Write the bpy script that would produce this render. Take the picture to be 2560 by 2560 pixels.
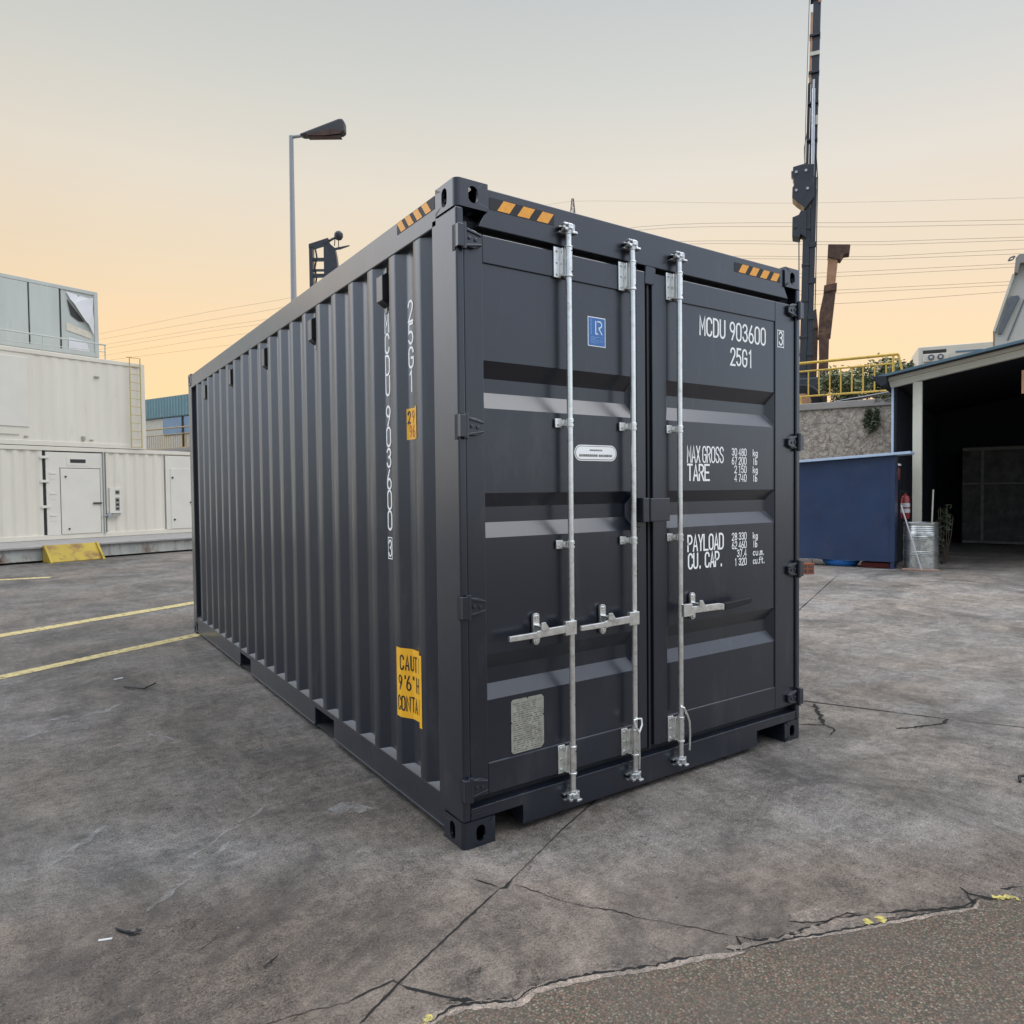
import bpy, bmesh, math, random
from mathutils import Vector, Matrix
R = math.radians
PI = math.pi
for o in list(bpy.data.objects): bpy.data.objects.remove(o)
sc = bpy.context.scene
col = sc.collection

# ------------------------------------------------------------------ camera
CAM = (-1.5317, -2.6468, 1.5646)
cam_d = bpy.data.cameras.new('camera'); cam = bpy.data.objects.new('camera', cam_d); col.objects.link(cam)
cam_d.sensor_width = 36; cam_d.sensor_fit = 'HORIZONTAL'; cam_d.lens = 25.003
cam_d.clip_start = .05; cam_d.clip_end = 2000
_y, _p, _r = 0.597934328, -0.0297960328, -0.0109595267
_f = Vector((math.sin(_y) * math.cos(_p), math.cos(_y) * math.cos(_p), math.sin(_p)))
_rt = _f.cross(Vector((0, 0, 1))).normalized(); _up = _rt.cross(_f)
_c, _s = math.cos(_r), math.sin(_r)
_R = _c * _rt + _s * _up; _U = -_s * _rt + _c * _up
cam.matrix_world = Matrix(((_R.x, _U.x, -_f.x, CAM[0]), (_R.y, _U.y, -_f.y, CAM[1]), (_R.z, _U.z, -_f.z, CAM[2]), (0, 0, 0, 1)))
sc.camera = cam
sc.render.resolution_x = sc.render.resolution_y = 1024

# ------------------------------------------------------------------ world, sun, exposure
SUN_EL, SUN_AZ = 53.0, 120.0      # degrees; azimuth clockwise from +y (right of the door end)
w = bpy.data.worlds.new("World"); sc.world = w; w.use_nodes = True
nt = w.node_tree; nt.nodes.clear()
def WN(t, **k):
    n = nt.nodes.new(t)
    for a, b in k.items(): setattr(n, a, b)
    return n
out = WN('ShaderNodeOutputWorld'); add = WN('ShaderNodeAddShader')
sky = WN('ShaderNodeTexSky', sky_type='NISHITA', sun_disc=False, sun_elevation=R(SUN_EL), sun_rotation=R(SUN_AZ))
sky.air_density = 1; sky.dust_density = .4
bg1 = WN('ShaderNodeBackground'); bg1.inputs[1].default_value = .05
nt.links.new(sky.outputs[0], bg1.inputs[0])
tc = WN('ShaderNodeTexCoord'); sep = WN('ShaderNodeSeparateXYZ'); nt.links.new(tc.outputs['Generated'], sep.inputs[0])
ramp = WN('ShaderNodeValToRGB'); nt.links.new(sep.outputs[2], ramp.inputs[0])
els = ramp.color_ramp.elements
SKY = [(0.0, (.92, .48, .08)), (.10, (.92, .51, .11)), (.18, (.90, .55, .17)), (.27, (.79, .57, .28)), (.38, (.71, .60, .42)), (.48, (.575, .54, .43)), (.58, (.475, .465, .40)),
       (.75, (.70, .73, .78)), (1.0, (.95, 1.0, 1.06))]
els[0].position = SKY[0][0]; els[0].color = (*SKY[0][1], 1); els[1].position = 1; els[1].color = (*SKY[-1][1], 1)
for p_, c_ in SKY[1:-1]:
    e = els.new(p_); e.color = (*c_, 1)
# sky out of view is set brighter and neutral, added to light the container
flat_ = WN('ShaderNodeVectorMath', operation='MULTIPLY'); nt.links.new(tc.outputs['Generated'], flat_.inputs[0]); flat_.inputs[1].default_value = (1, 1, 0)
nrm = WN('ShaderNodeVectorMath', operation='NORMALIZE'); nt.links.new(flat_.outputs[0], nrm.inputs[0])
dot = WN('ShaderNodeVectorMath', operation='DOT_PRODUCT'); nt.links.new(nrm.outputs[0], dot.inputs[0])
_ga, _ge = R(34), R(0)
dot.inputs[1].default_value = (math.sin(_ga) * math.cos(_ge), math.cos(_ga) * math.cos(_ge), math.sin(_ge))
mr = WN('ShaderNodeMapRange'); mr.inputs[1].default_value = .30; mr.inputs[2].default_value = .74; mr.inputs[3].default_value = 1.0; mr.inputs[4].default_value = 0.0
mr.interpolation_type = 'SMOOTHSTEP'
nt.links.new(dot.outputs['Value'], mr.inputs[0])
nz = WN('ShaderNodeTexNoise'); nz.inputs['Scale'].default_value = 1.6; nz.inputs['Detail'].default_value = 3
nt.links.new(tc.outputs['Generated'], nz.inputs[0])
mr2 = WN('ShaderNodeMapRange'); mr2.inputs[3].default_value = .97; mr2.inputs[4].default_value = 1.03
nt.links.new(nz.outputs[0], mr2.inputs[0])
skm = WN('ShaderNodeMix'); skm.data_type = 'RGBA'; nt.links.new(mr.outputs[0], skm.inputs[0]); nt.links.new(ramp.outputs[0], skm.inputs[6]); skm.inputs[7].default_value = (.92, .99, 1.12, 1)
mm = WN('ShaderNodeMath', operation='MULTIPLY'); nt.links.new(mr2.outputs[0], mm.inputs[1])
dot2 = WN('ShaderNodeVectorMath', operation='DOT_PRODUCT'); nt.links.new(tc.outputs['Generated'], dot2.inputs[0])
dot2.inputs[1].default_value = (math.sin(R(32)) * math.cos(R(24)), math.cos(R(32)) * math.cos(R(24)), math.sin(R(24)))
mr3 = WN('ShaderNodeMapRange', interpolation_type='SMOOTHSTEP'); mr3.inputs[1].default_value = .70; mr3.inputs[2].default_value = 1; mr3.inputs[3].default_value = .93; mr3.inputs[4].default_value = 1.04
nt.links.new(dot2.outputs['Value'], mr3.inputs[0]); # extra sky brightness added left of view, to reflect in the side flats
dot3 = WN('ShaderNodeVectorMath', operation='DOT_PRODUCT'); nt.links.new(tc.outputs['Generated'], dot3.inputs[0])
dot3.inputs[1].default_value = (math.sin(R(-44)) * math.cos(R(32)), math.cos(R(-44)) * math.cos(R(32)), math.sin(R(32)))
mr4 = WN('ShaderNodeMapRange', interpolation_type='SMOOTHSTEP'); mr4.inputs[1].default_value = .84; mr4.inputs[2].default_value = .98; mr4.inputs[3].default_value = 1; mr4.inputs[4].default_value = 3.4
nt.links.new(dot3.outputs['Value'], mr4.inputs[0])
# and unseen sky at the far left dimmed to darken the side panel slopes
dot5 = WN('ShaderNodeVectorMath', operation='DOT_PRODUCT'); nt.links.new(tc.outputs['Generated'], dot5.inputs[0]); dot5.inputs[1].default_value = (math.sin(R(262)), math.cos(R(262)), .15)
mr5 = WN('ShaderNodeMapRange', interpolation_type='SMOOTHSTEP'); mr5.inputs[1].default_value = .25; mr5.inputs[2].default_value = .9; mr5.inputs[3].default_value = 1; mr5.inputs[4].default_value = .6
nt.links.new(dot5.outputs['Value'], mr5.inputs[0])
mm3 = WN('ShaderNodeMath', operation='MULTIPLY'); nt.links.new(mr3.outputs[0], mm3.inputs[0]); nt.links.new(mr5.outputs[0], mm3.inputs[1])
mm2 = WN('ShaderNodeMath', operation='MULTIPLY'); nt.links.new(mm3.outputs[0], mm2.inputs[0]); nt.links.new(mr4.outputs[0], mm2.inputs[1]); nt.links.new(mm2.outputs[0], mm.inputs[0])
bg2 = WN('ShaderNodeBackground'); nup = WN('ShaderNodeMapRange', interpolation_type='SMOOTHSTEP'); nup.inputs[1].default_value = .42; nup.inputs[2].default_value = .75; nup.inputs[3].default_value = .86; nup.inputs[4].default_value = 2.2
nt.links.new(sep.outputs[2], nup.inputs[0])
ncol = WN('ShaderNodeVectorMath', operation='SCALE'); ncol.inputs[0].default_value = (.92, .99, 1.12); nt.links.new(nup.outputs[0], ncol.inputs['Scale']); nt.links.new(ncol.outputs[0], skm.inputs[7])
nt.links.new(skm.outputs[2], bg2.inputs[0]); nt.links.new(mm.outputs[0], bg2.inputs[1])
nt.links.new(bg1.outputs[0], add.inputs[0]); nt.links.new(bg2.outputs[0], add.inputs[1]); nt.links.new(add.outputs[0], out.inputs[0])

sd = bpy.data.lights.new('sun', 'SUN'); sd.energy = .85; sd.angle = R(34); sd.color = (1, .95, .88)
so = bpy.data.objects.new('sun', sd); col.objects.link(so)
_sv = Vector((math.sin(R(SUN_AZ)) * math.cos(R(SUN_EL)), math.cos(R(SUN_AZ)) * math.cos(R(SUN_EL)), math.sin(R(SUN_EL))))
so.rotation_euler = _sv.to_track_quat('Z', 'Y').to_euler(); so.location = (0, 0, 30)
sc.view_settings.view_transform = 'Standard'; sc.view_settings.look = 'None'; sc.view_settings.exposure = 0; sc.view_settings.gamma = 1

# ------------------------------------------------------------------ materials
MATS = {}
def mat(name, color, rough=.6, metal=0, var=.12, scale=6, color2=None, bump=0, bscale=60, coat=0, spec=.5, stretch=(1, 1, 1),
        dirt=None, dirt_scale=3, dirt_lo=.55, dirt_hi=.75, rvar=.08, alpha_noise=None, detail=6, coatr=.2):
    if name in MATS: return MATS[name]
    m = bpy.data.materials.new(name); m.use_nodes = True; t = m.node_tree; N = t.nodes; L = t.links
    b = N['Principled BSDF']
    tc = N.new('ShaderNodeTexCoord'); mp = N.new('ShaderNodeMapping'); mp.inputs['Scale'].default_value = stretch
    L.new(tc.outputs['Object'], mp.inputs[0])
    n1 = N.new('ShaderNodeTexNoise'); n1.inputs['Scale'].default_value = scale; n1.inputs['Detail'].default_value = detail; n1.inputs['Roughness'].default_value = .6
    L.new(mp.outputs[0], n1.inputs[0])
    mx = N.new('ShaderNodeMix'); mx.data_type = 'RGBA'
    c1 = [max(0, c * (1 - var)) for c in color]; c2 = [c * (1 + var) for c in color] if color2 is None else color2
    if color2 is not None: c1 = color
    mx.inputs[6].default_value = (*c1, 1); mx.inputs[7].default_value = (*c2, 1)
    r1 = N.new('ShaderNodeMapRange'); r1.inputs[1].default_value = .3; r1.inputs[2].default_value = .7
    L.new(n1.outputs[0], r1.inputs[0]); L.new(r1.outputs[0], mx.inputs[0])
    last = mx.outputs[2]
    if dirt:
        n2 = N.new('ShaderNodeTexNoise'); n2.inputs['Scale'].default_value = dirt_scale; n2.inputs['Detail'].default_value = 8; n2.inputs['Roughness'].default_value = .7
        L.new(mp.outputs[0], n2.inputs[0])
        r2 = N.new('ShaderNodeMapRange'); r2.inputs[1].default_value = dirt_lo; r2.inputs[2].default_value = dirt_hi
        L.new(n2.outputs[0], r2.inputs[0])
        m2 = N.new('ShaderNodeMix'); m2.data_type = 'RGBA'; L.new(r2.outputs[0], m2.inputs[0]); L.new(last, m2.inputs[6]); m2.inputs[7].default_value = (*dirt, 1)
        last = m2.outputs[2]
    L.new(last, b.inputs['Base Color'])
    rr = N.new('ShaderNodeMapRange'); rr.inputs[3].default_value = max(.02, rough - rvar); rr.inputs[4].default_value = min(1, rough + rvar)
    L.new(n1.outputs[0], rr.inputs[0]); L.new(rr.outputs[0], b.inputs['Roughness'])
    b.inputs['Metallic'].default_value = metal; b.inputs['Specular IOR Level'].default_value = spec
    b.inputs['Coat Weight'].default_value = coat; b.inputs['Coat Roughness'].default_value = coatr
    if bump:
        n3 = N.new('ShaderNodeTexNoise'); n3.inputs['Scale'].default_value = bscale; n3.inputs['Detail'].default_value = 4
        L.new(tc.outputs['Object'], n3.inputs[0])
        bp = N.new('ShaderNodeBump'); bp.inputs['Strength'].default_value = bump; bp.inputs['Distance'].default_value = .01
        L.new(n3.outputs[0], bp.inputs['Height']); L.new(bp.outputs[0], b.inputs['Normal'])
    if alpha_noise:
        sc_, lo, hi, amax = alpha_noise
        n4 = N.new('ShaderNodeTexNoise'); n4.inputs['Scale'].default_value = sc_; n4.inputs['Detail'].default_value = 8; n4.inputs['Roughness'].default_value = .75
        L.new(tc.outputs['Object'], n4.inputs[0])
        r4 = N.new('ShaderNodeMapRange'); r4.inputs[1].default_value = lo; r4.inputs[2].default_value = hi; r4.inputs[4].default_value = amax
        L.new(n4.outputs[0], r4.inputs[0]); L.new(r4.outputs[0], b.inputs['Alpha'])
    MATS[name] = m
    return m
M = {}
M['paint'] = mat('container_paint', (.0055, .0084, .0160), .38, coat=.9, coatr=.25, var=.10, stretch=(1, 1, .3), scale=2.2, bump=.06, bscale=26, rvar=.05, spec=.35,
                 dirt=(.045, .046, .047), dirt_scale=5, dirt_lo=.54, dirt_hi=.95)
M['paint_dark'] = mat('gasket_rubber', (.008, .009, .011), .6)
M['under'] = mat('underframe_steel', (.012, .012, .013), .7)
M['zinc'] = mat('zinc_plated_steel', (.80, .80, .76), .30, metal=.88, var=.12, scale=30, rvar=.12, dirt=(.35, .33, .29), dirt_scale=14, dirt_lo=.55, dirt_hi=.8)
M['cam'] = mat('cast_cam_steel', (.60, .61, .60), .32, metal=.85, var=.3, scale=50, bump=.4, bscale=90)
M['white_paint'] = mat('lettering_white', (.92, .92, .88), .5, var=.03)
M['black_ink'] = mat('ink_black', (.02, .018, .015), .5)
M['orange_ink'] = mat('hazard_orange', (.85, .36, .03), .45, var=.12, scale=40)
M['hazard_black'] = mat('hazard_black', (.006, .006, .007), .6)
M['sticker_yellow'] = mat('sticker_yellow', (.86, .44, .02), .42, var=.05, scale=18)
M['ink_red'] = mat('ink_red_brown', (.45, .10, .02), .5)
M['sticker_blue'] = mat('sticker_blue', (.045, .16, .42), .4, var=.1, scale=60)
M['sticker_print_white'] = mat('sticker_print_white', (.75, .80, .85), .4)
M['sticker_lightblue'] = mat('sticker_pale_blue', (.25, .42, .70), .4)
M['plate'] = mat('data_plate_alloy', (.36, .35, .29), .45, metal=.35, var=.2, scale=35, dirt=(.2, .19, .15), dirt_scale=24, dirt_lo=.5, dirt_hi=.72)
M['plate_ink'] = mat('plate_etching', (.13, .125, .10), .6)
M['grip'] = mat('black_grip', (.003, .003, .0035), .5)
M['white_steel'] = mat('cream_white_steel', (.66, .61, .50), .55, var=.05, scale=1.2, stretch=(1, 1, .25), dirt=(.42, .38, .32), dirt_scale=1.6, dirt_lo=.6, dirt_hi=.95)
M['grey_green'] = mat('grey_green_steel', (.42, .44, .40), .55, var=.08, scale=1.0, stretch=(2, 2, .3), dirt=(.3, .28, .25), dirt_scale=2, dirt_lo=.6, dirt_hi=.9)
M['door_white'] = mat('door_white', (.65, .61, .52), .5, var=.04, scale=2, dirt=(.5, .46, .4), dirt_scale=2.5, dirt_lo=.6, dirt_hi=.9)
M['dark_seal'] = mat('dark_door_seal', (.03, .028, .026), .7)
M['yellow_pipe'] = mat('yellow_rail_paint', (.62, .40, .06), .5, var=.15, scale=8, dirt=(.30, .18, .07), dirt_scale=6, dirt_lo=.55, dirt_hi=.75)
M['ladder'] = mat('ladder_yellow', (.45, .34, .10), .55, var=.15, scale=8)
M['brown_rail'] = mat('brown_yellow_rail', (.38, .25, .09), .6, var=.2, scale=5)
M['block_yellow'] = mat('ramp_yellow', (.40, .28, .03), .65, var=.15, scale=2, dirt=(.18, .08, .03), dirt_scale=3.2, dirt_lo=.52, dirt_hi=.7, bump=.3, bscale=8)
M['rust_beam'] = mat('rusty_white_beam', (.36, .36, .32), .7, var=.2, scale=2, dirt=(.13, .065, .04), dirt_scale=1.9, dirt_lo=.47, dirt_hi=.62, stretch=(1, 1, .45), bump=.3, bscale=14)
M['deck'] = mat('deck_grey', (.30, .28, .26), .8, var=.15, scale=3)
M['teal'] = mat('teal_sheet', (.16, .27, .28), .5, var=.1, scale=2)
M['glass_blue'] = mat('window_glass', (.10, .18, .27), .15, var=.3, scale=.6, spec=.8)
M['peach_wall'] = mat('peach_wall', (.55, .42, .32), .8)
M['louvre'] = mat('louvre_cream', (.55, .50, .40), .7)
M['mast'] = mat('mast_dark_steel', (.020, .023, .030), .45, var=.3, scale=4, coat=.3, dirt=(.05, .045, .04), dirt_scale=3)
M['rust'] = mat('rusted_steel', (.10, .055, .038), .8, var=.35, scale=7, dirt=(.22, .11, .06), dirt_scale=4, dirt_lo=.5, dirt_hi=.7, bump=.4, bscale=20)
M['rust_light'] = mat('orange_brown_steel', (.45, .24, .13), .7, var=.2, scale=5)
M['chrome'] = mat('cylinder_rod', (.45, .46, .46), .35, metal=.6)
M['blue'] = mat('cabinet_blue', (.017, .037, .090), .45, var=.15, scale=1.6, coat=.2, rvar=.1, dirt=(.035, .045, .08), dirt_scale=2.2, dirt_lo=.5, dirt_hi=.8)
M['zinc_sheet'] = mat('pale_blue_sheet', (.45, .55, .68), .45, var=.08)
M['cream_post'] = mat('cream_post', (.60, .57, .46), .6, var=.06, scale=3, dirt=(.4, .34, .25), dirt_scale=5, dirt_lo=.6, dirt_hi=.85)
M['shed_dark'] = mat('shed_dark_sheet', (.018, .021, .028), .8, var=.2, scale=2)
M['shed_roof'] = mat('shed_roof_teal', (.08, .14, .17), .5, var=.15, scale=3)
M['crate'] = mat('grimy_box_steel', (.085, .078, .068), .75, var=.4, scale=3, dirt=(.03, .028, .025), dirt_scale=4, dirt_lo=.45, dirt_hi=.65)
M['crate_trim'] = mat('crate_trim_steel', (.17, .155, .13), .7, var=.3, scale=6)
M['drum'] = mat('galvanised_drum', (.55, .56, .53), .30, metal=.85, var=.2, scale=5, dirt=(.2, .2, .18), dirt_scale=6, dirt_lo=.5, dirt_hi=.7)
M['red'] = mat('extinguisher_red', (.30, .03, .03), .35, coat=.5)
M['red_dull'] = mat('dull_red_plastic', (.16, .02, .015), .5)
M['basin_blue'] = mat('bright_blue_plastic', (.02, .16, .50), .4)
M['brick'] = mat('terracotta_block', (.30, .09, .045), .85, var=.25, scale=30, bump=.4, bscale=80)
M['wood'] = mat('bleached_wood', (.50, .46, .38), .75, var=.15, scale=10)
M['pink_board'] = mat('weathered_plank', (.32, .20, .15), .85)
M['lamp_grey'] = mat('lamp_pole_grey', (.30, .31, .32), .5, var=.06, scale=1)
M['lamp_head'] = mat('lamp_head_dark', (.045, .045, .045), .5)
M['lamp_lens'] = mat('lamp_lens_amber', (.07, .032, .018), .3, var=.5, scale=5)
M['bark'] = mat('bark', (.08, .06, .045), .9)
M['leaf'] = mat('leaf_green', (.09, .115, .05), .6, color2=(.24, .25, .12), scale=1.8)
M['leaf_dark'] = mat('leaf_dark_green', (.045, .06, .028), .6, color2=(.10, .12, .055), scale=2)
M['cream_wall'] = mat('cream_wall', (.52, .49, .42), .7, var=.05, scale=1, dirt=(.42, .37, .3), dirt_scale=2, dirt_lo=.55, dirt_hi=.9)
M['gutter'] = mat('grey_gutter', (.12, .13, .14), .5)
M['cap'] = mat('wall_cap_concrete', (.30, .27, .24), .85, var=.12, scale=2, bump=.3, bscale=20)
M['wire'] = mat('overhead_wire', (.10, .09, .08), .6)
M['pylon'] = mat('pylon_steel', (.10, .10, .09), .6)
M['tarp'] = mat('pale_torn_sheet', (.58, .57, .57), .5, var=.05, scale=3)
M['debris'] = mat('debris_dark', (.02, .02, .022), .7)
M['paper'] = mat('paper_scrap', (.5, .5, .48), .7)
M['crack'] = mat('crack_dirt', (.009, .008, .007), .95)
M['dirt_halo'] = mat('crack_grime', (.055, .05, .045), .95, alpha_noise=(22, .42, .80, .55))
M['line_yellow'] = mat('worn_yellow_line', (.56, .45, .20), .8, var=.12, scale=12, alpha_noise=(18, .32, .50, .9))
M['speck_yellow'] = mat('worn_yellow_paint', (.56, .47, .12), .8, alpha_noise=(30, .42, .55, .95))
M['scuff'] = mat('pale_scuff', (.36, .35, .33), .9, alpha_noise=(10, .42, .70, .65))
M['repair'] = mat('pale_concrete_repair', (.205, .195, .178), .9, var=.08, scale=14, bump=.25, bscale=120)
M['soil'] = mat('terrace_soil', (.10, .09, .07), .95, var=.2, scale=2)

def ground_mat(nm='yard_concrete', gain=1.0):
    m = bpy.data.materials.new(nm); m.use_nodes = True; t = m.node_tree; N = t.nodes; L = t.links; b = N['Principled BSDF']
    tc = N.new('ShaderNodeTexCoord')
    def noise(scale, detail=6, rough=.6, st=(1, 1, 1), rot=0, dist=0):
        mp = N.new('ShaderNodeMapping'); mp.inputs['Scale'].default_value = st; mp.inputs['Rotation'].default_value = (0, 0, R(rot))
        L.new(tc.outputs['Object'], mp.inputs[0])
        n = N.new('ShaderNodeTexNoise'); n.inputs['Scale'].default_value = scale; n.inputs['Detail'].default_value = detail; n.inputs['Roughness'].default_value = rough
        n.inputs['Distortion'].default_value = dist
        L.new(mp.outputs[0], n.inputs[0]); return n.outputs[0]
    def mrange(s, a, b_, c=0, d=1):
        r = N.new('ShaderNodeMapRange'); r.inputs[1].default_value = a; r.inputs[2].default_value = b_; r.inputs[3].default_value = c; r.inputs[4].default_value = d
        L.new(s, r.inputs[0]); return r.outputs[0]
    def mix(f, a, b_, mode='MIX'):
        x = N.new('ShaderNodeMix'); x.data_type = 'RGBA'; x.blend_type = mode
        for i, v in ((6, a), (7, b_)):
            if isinstance(v, tuple): x.inputs[i].default_value = (*v, 1)
            else: L.new(v, x.inputs[i])
        if isinstance(f, float): x.inputs[0].default_value = f
        else: L.new(f, x.inputs[0])
        return x.outputs[2]
    def scalar(a, op, b_):
        x = N.new('ShaderNodeMath'); x.operation = op
        for i, v in ((0, a), (1, b_)):
            if isinstance(v, (int, float)): x.inputs[i].default_value = v
            else: L.new(v, x.inputs[i])
        return x.outputs[0]
    big = noise(.33, 5, .6); st = noise(1.2, 10, .76, (1, 2.8, 1), 35, .5); st2 = noise(2.1, 10, .78, (2.8, 1, 1), 20, .7)
    med = noise(6.5, 6, .7, (1, 1.8, 1), -30); mid = noise(24, 5, .75); fine = noise(110, 3, .8); fine2 = noise(330, 2, .8)
    tot = None
    for n_, amp in ((big, 1.6), (st, 1.8), (st2, 1.8), (med, 1.1), (mid, 1.8), (fine, 3.4), (fine2, 3.2)):
        t_ = scalar(scalar(n_, 'SUBTRACT', .5), 'MULTIPLY', amp); tot = t_ if tot is None else scalar(tot, 'ADD', t_)
    fac = scalar(tot, 'ADD', 1.0)
    hue = noise(.6, 3, .5)
    c = mix(mrange(hue, .4, .6), (.156, .128, .101), (.148, .128, .104))
    ag = noise(.8, 4, .6); vr = N.new('ShaderNodeTexVoronoi'); vr.inputs['Scale'].default_value = 150; L.new(tc.outputs['Object'], vr.inputs[0])
    hs = N.new('ShaderNodeHueSaturation'); L.new(vr.outputs['Color'], hs.inputs['Color']); hs.inputs['Saturation'].default_value = .25; hs.inputs['Value'].default_value = .24
    c = mix(mrange(ag, .42, .62, .06, .38), c, hs.outputs[0])
    # brownish exposed aggregate zone in the foreground, bounded by an irregular line
    sx2 = N.new('ShaderNodeSeparateXYZ'); L.new(tc.outputs['Object'], sx2.inputs[0])
    zv = scalar(scalar(scalar(sx2.outputs[1], 'MULTIPLY', -1), 'SUBTRACT', scalar(sx2.outputs[0], 'MULTIPLY', .55)), 'ADD', scalar(scalar(noise(1.4, 5, .65), 'SUBTRACT', .5), 'MULTIPLY', .9))
    c = mix(mrange(zv, .05, .45, 0, .8), c, (.134, .104, .080))
    vm = N.new('ShaderNodeVectorMath'); vm.operation = 'SCALE'; L.new(c, vm.inputs[0]); L.new(fac, vm.inputs['Scale']); c = vm.outputs[0]
    sp = noise(3.1, 10, .85)
    c = mix(mrange(sp, .57, .72, 0, .6), c, (.27, .255, .225))
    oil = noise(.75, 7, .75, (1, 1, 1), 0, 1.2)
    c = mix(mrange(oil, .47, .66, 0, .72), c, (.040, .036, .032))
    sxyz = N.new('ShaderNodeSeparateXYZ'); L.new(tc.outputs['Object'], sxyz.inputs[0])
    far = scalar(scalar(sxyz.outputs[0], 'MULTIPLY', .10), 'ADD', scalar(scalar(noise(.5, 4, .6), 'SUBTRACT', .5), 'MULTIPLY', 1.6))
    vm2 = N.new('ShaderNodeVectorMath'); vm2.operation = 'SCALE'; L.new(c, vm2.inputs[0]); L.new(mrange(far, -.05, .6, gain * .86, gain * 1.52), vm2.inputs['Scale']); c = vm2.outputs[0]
    # pitted dark specks
    pit = N.new('ShaderNodeTexVoronoi'); pit.inputs['Scale'].default_value = 6; L.new(tc.outputs['Object'], pit.inputs[0])
    c = mix(mrange(pit.outputs['Distance'], .035, .055, .7, 0), c, (.03, .028, .026))
    L.new(c, b.inputs['Base Color'])
    L.new(mrange(st, .3, .7, .62, .88), b.inputs['Roughness'])
    b.inputs['Specular IOR Level'].default_value = .35
    bp = N.new('ShaderNodeBump'); bp.inputs['Strength'].default_value = .8; bp.inputs['Distance'].default_value = .005
    ad = N.new('ShaderNodeMath'); ad.operation = 'ADD'; L.new(fine, ad.inputs[0]); L.new(mid, ad.inputs[1])
    L.new(ad.outputs[0], bp.inputs['Height'])
    bp2 = N.new('ShaderNodeBump'); bp2.inputs['Strength'].default_value = .4; bp2.inputs['Distance'].default_value = .02
    L.new(med, bp2.inputs['Height']); L.new(bp.outputs[0], bp2.inputs['Normal']); L.new(bp2.outputs[0], b.inputs['Normal'])
    return m
def asphalt_mat():
    m = bpy.data.materials.new('exposed_aggregate'); m.use_nodes = True; t = m.node_tree; N = t.nodes; L = t.links; b = N['Principled BSDF']
    tc = N.new('ShaderNodeTexCoord')
    v = N.new('ShaderNodeTexVoronoi'); v.inputs['Scale'].default_value = 140; L.new(tc.outputs['Object'], v.inputs[0])
    cr = N.new('ShaderNodeValToRGB'); s = N.new('ShaderNodeSeparateColor'); L.new(v.outputs['Color'], s.inputs[0]); L.new(s.outputs[0], cr.inputs[0])
    e = cr.color_ramp.elements; e[0].color = (.10, .080, .056, 1); e[1].color = (.38, .32, .235, 1)
    for p_, c_ in ((.22, (.19, .145, .10)), (.40, (.25, .135, .092)), (.52, (.125, .115, .072)), (.66, (.22, .185, .13)), (.80, (.17, .11, .075)), (.92, (.31, .26, .19))):
        x = e.new(p_); x.color = (*c_, 1)
    cr.color_ramp.interpolation = 'CONSTANT'
    mr_ = N.new('ShaderNodeMapRange'); mr_.inputs[1].default_value = .25; mr_.inputs[2].default_value = .75; mr_.inputs[3].default_value = 0; mr_.inputs[4].default_value = .85
    L.new(v.outputs['Distance'], mr_.inputs[0])
    mx = N.new('ShaderNodeMix'); mx.data_type = 'RGBA'; L.new(mr_.outputs[0], mx.inputs[0]); dk_ = N.new('ShaderNodeVectorMath'); dk_.operation = 'SCALE'; dk_.inputs['Scale'].default_value = .95; L.new(cr.outputs[0], dk_.inputs[0]); L.new(dk_.outputs[0], mx.inputs[6]); mx.inputs[7].default_value = (.06, .055, .048, 1)
    n = N.new('ShaderNodeTexNoise'); n.inputs['Scale'].default_value = 3; n.inputs['Detail'].default_value = 8; L.new(tc.outputs['Object'], n.inputs[0])
    r2 = N.new('ShaderNodeMapRange'); r2.inputs[1].default_value = .4; r2.inputs[2].default_value = .7; r2.inputs[4].default_value = .6; L.new(n.outputs[0], r2.inputs[0])
    m2 = N.new('ShaderNodeMix'); m2.data_type = 'RGBA'; L.new(r2.outputs[0], m2.inputs[0]); L.new(mx.outputs[2], m2.inputs[6]); m2.inputs[7].default_value = (.105, .086, .068, 1)
    L.new(m2.outputs[2], b.inputs['Base Color']); b.inputs['Roughness'].default_value = .9; b.inputs['Specular IOR Level'].default_value = .25
    bp = N.new('ShaderNodeBump'); bp.inputs['Strength'].default_value = .8; bp.inputs['Distance'].default_value = .004; bp.invert = True
    L.new(v.outputs['Distance'], bp.inputs['Height']); L.new(bp.outputs[0], b.inputs['Normal'])
    return m
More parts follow.
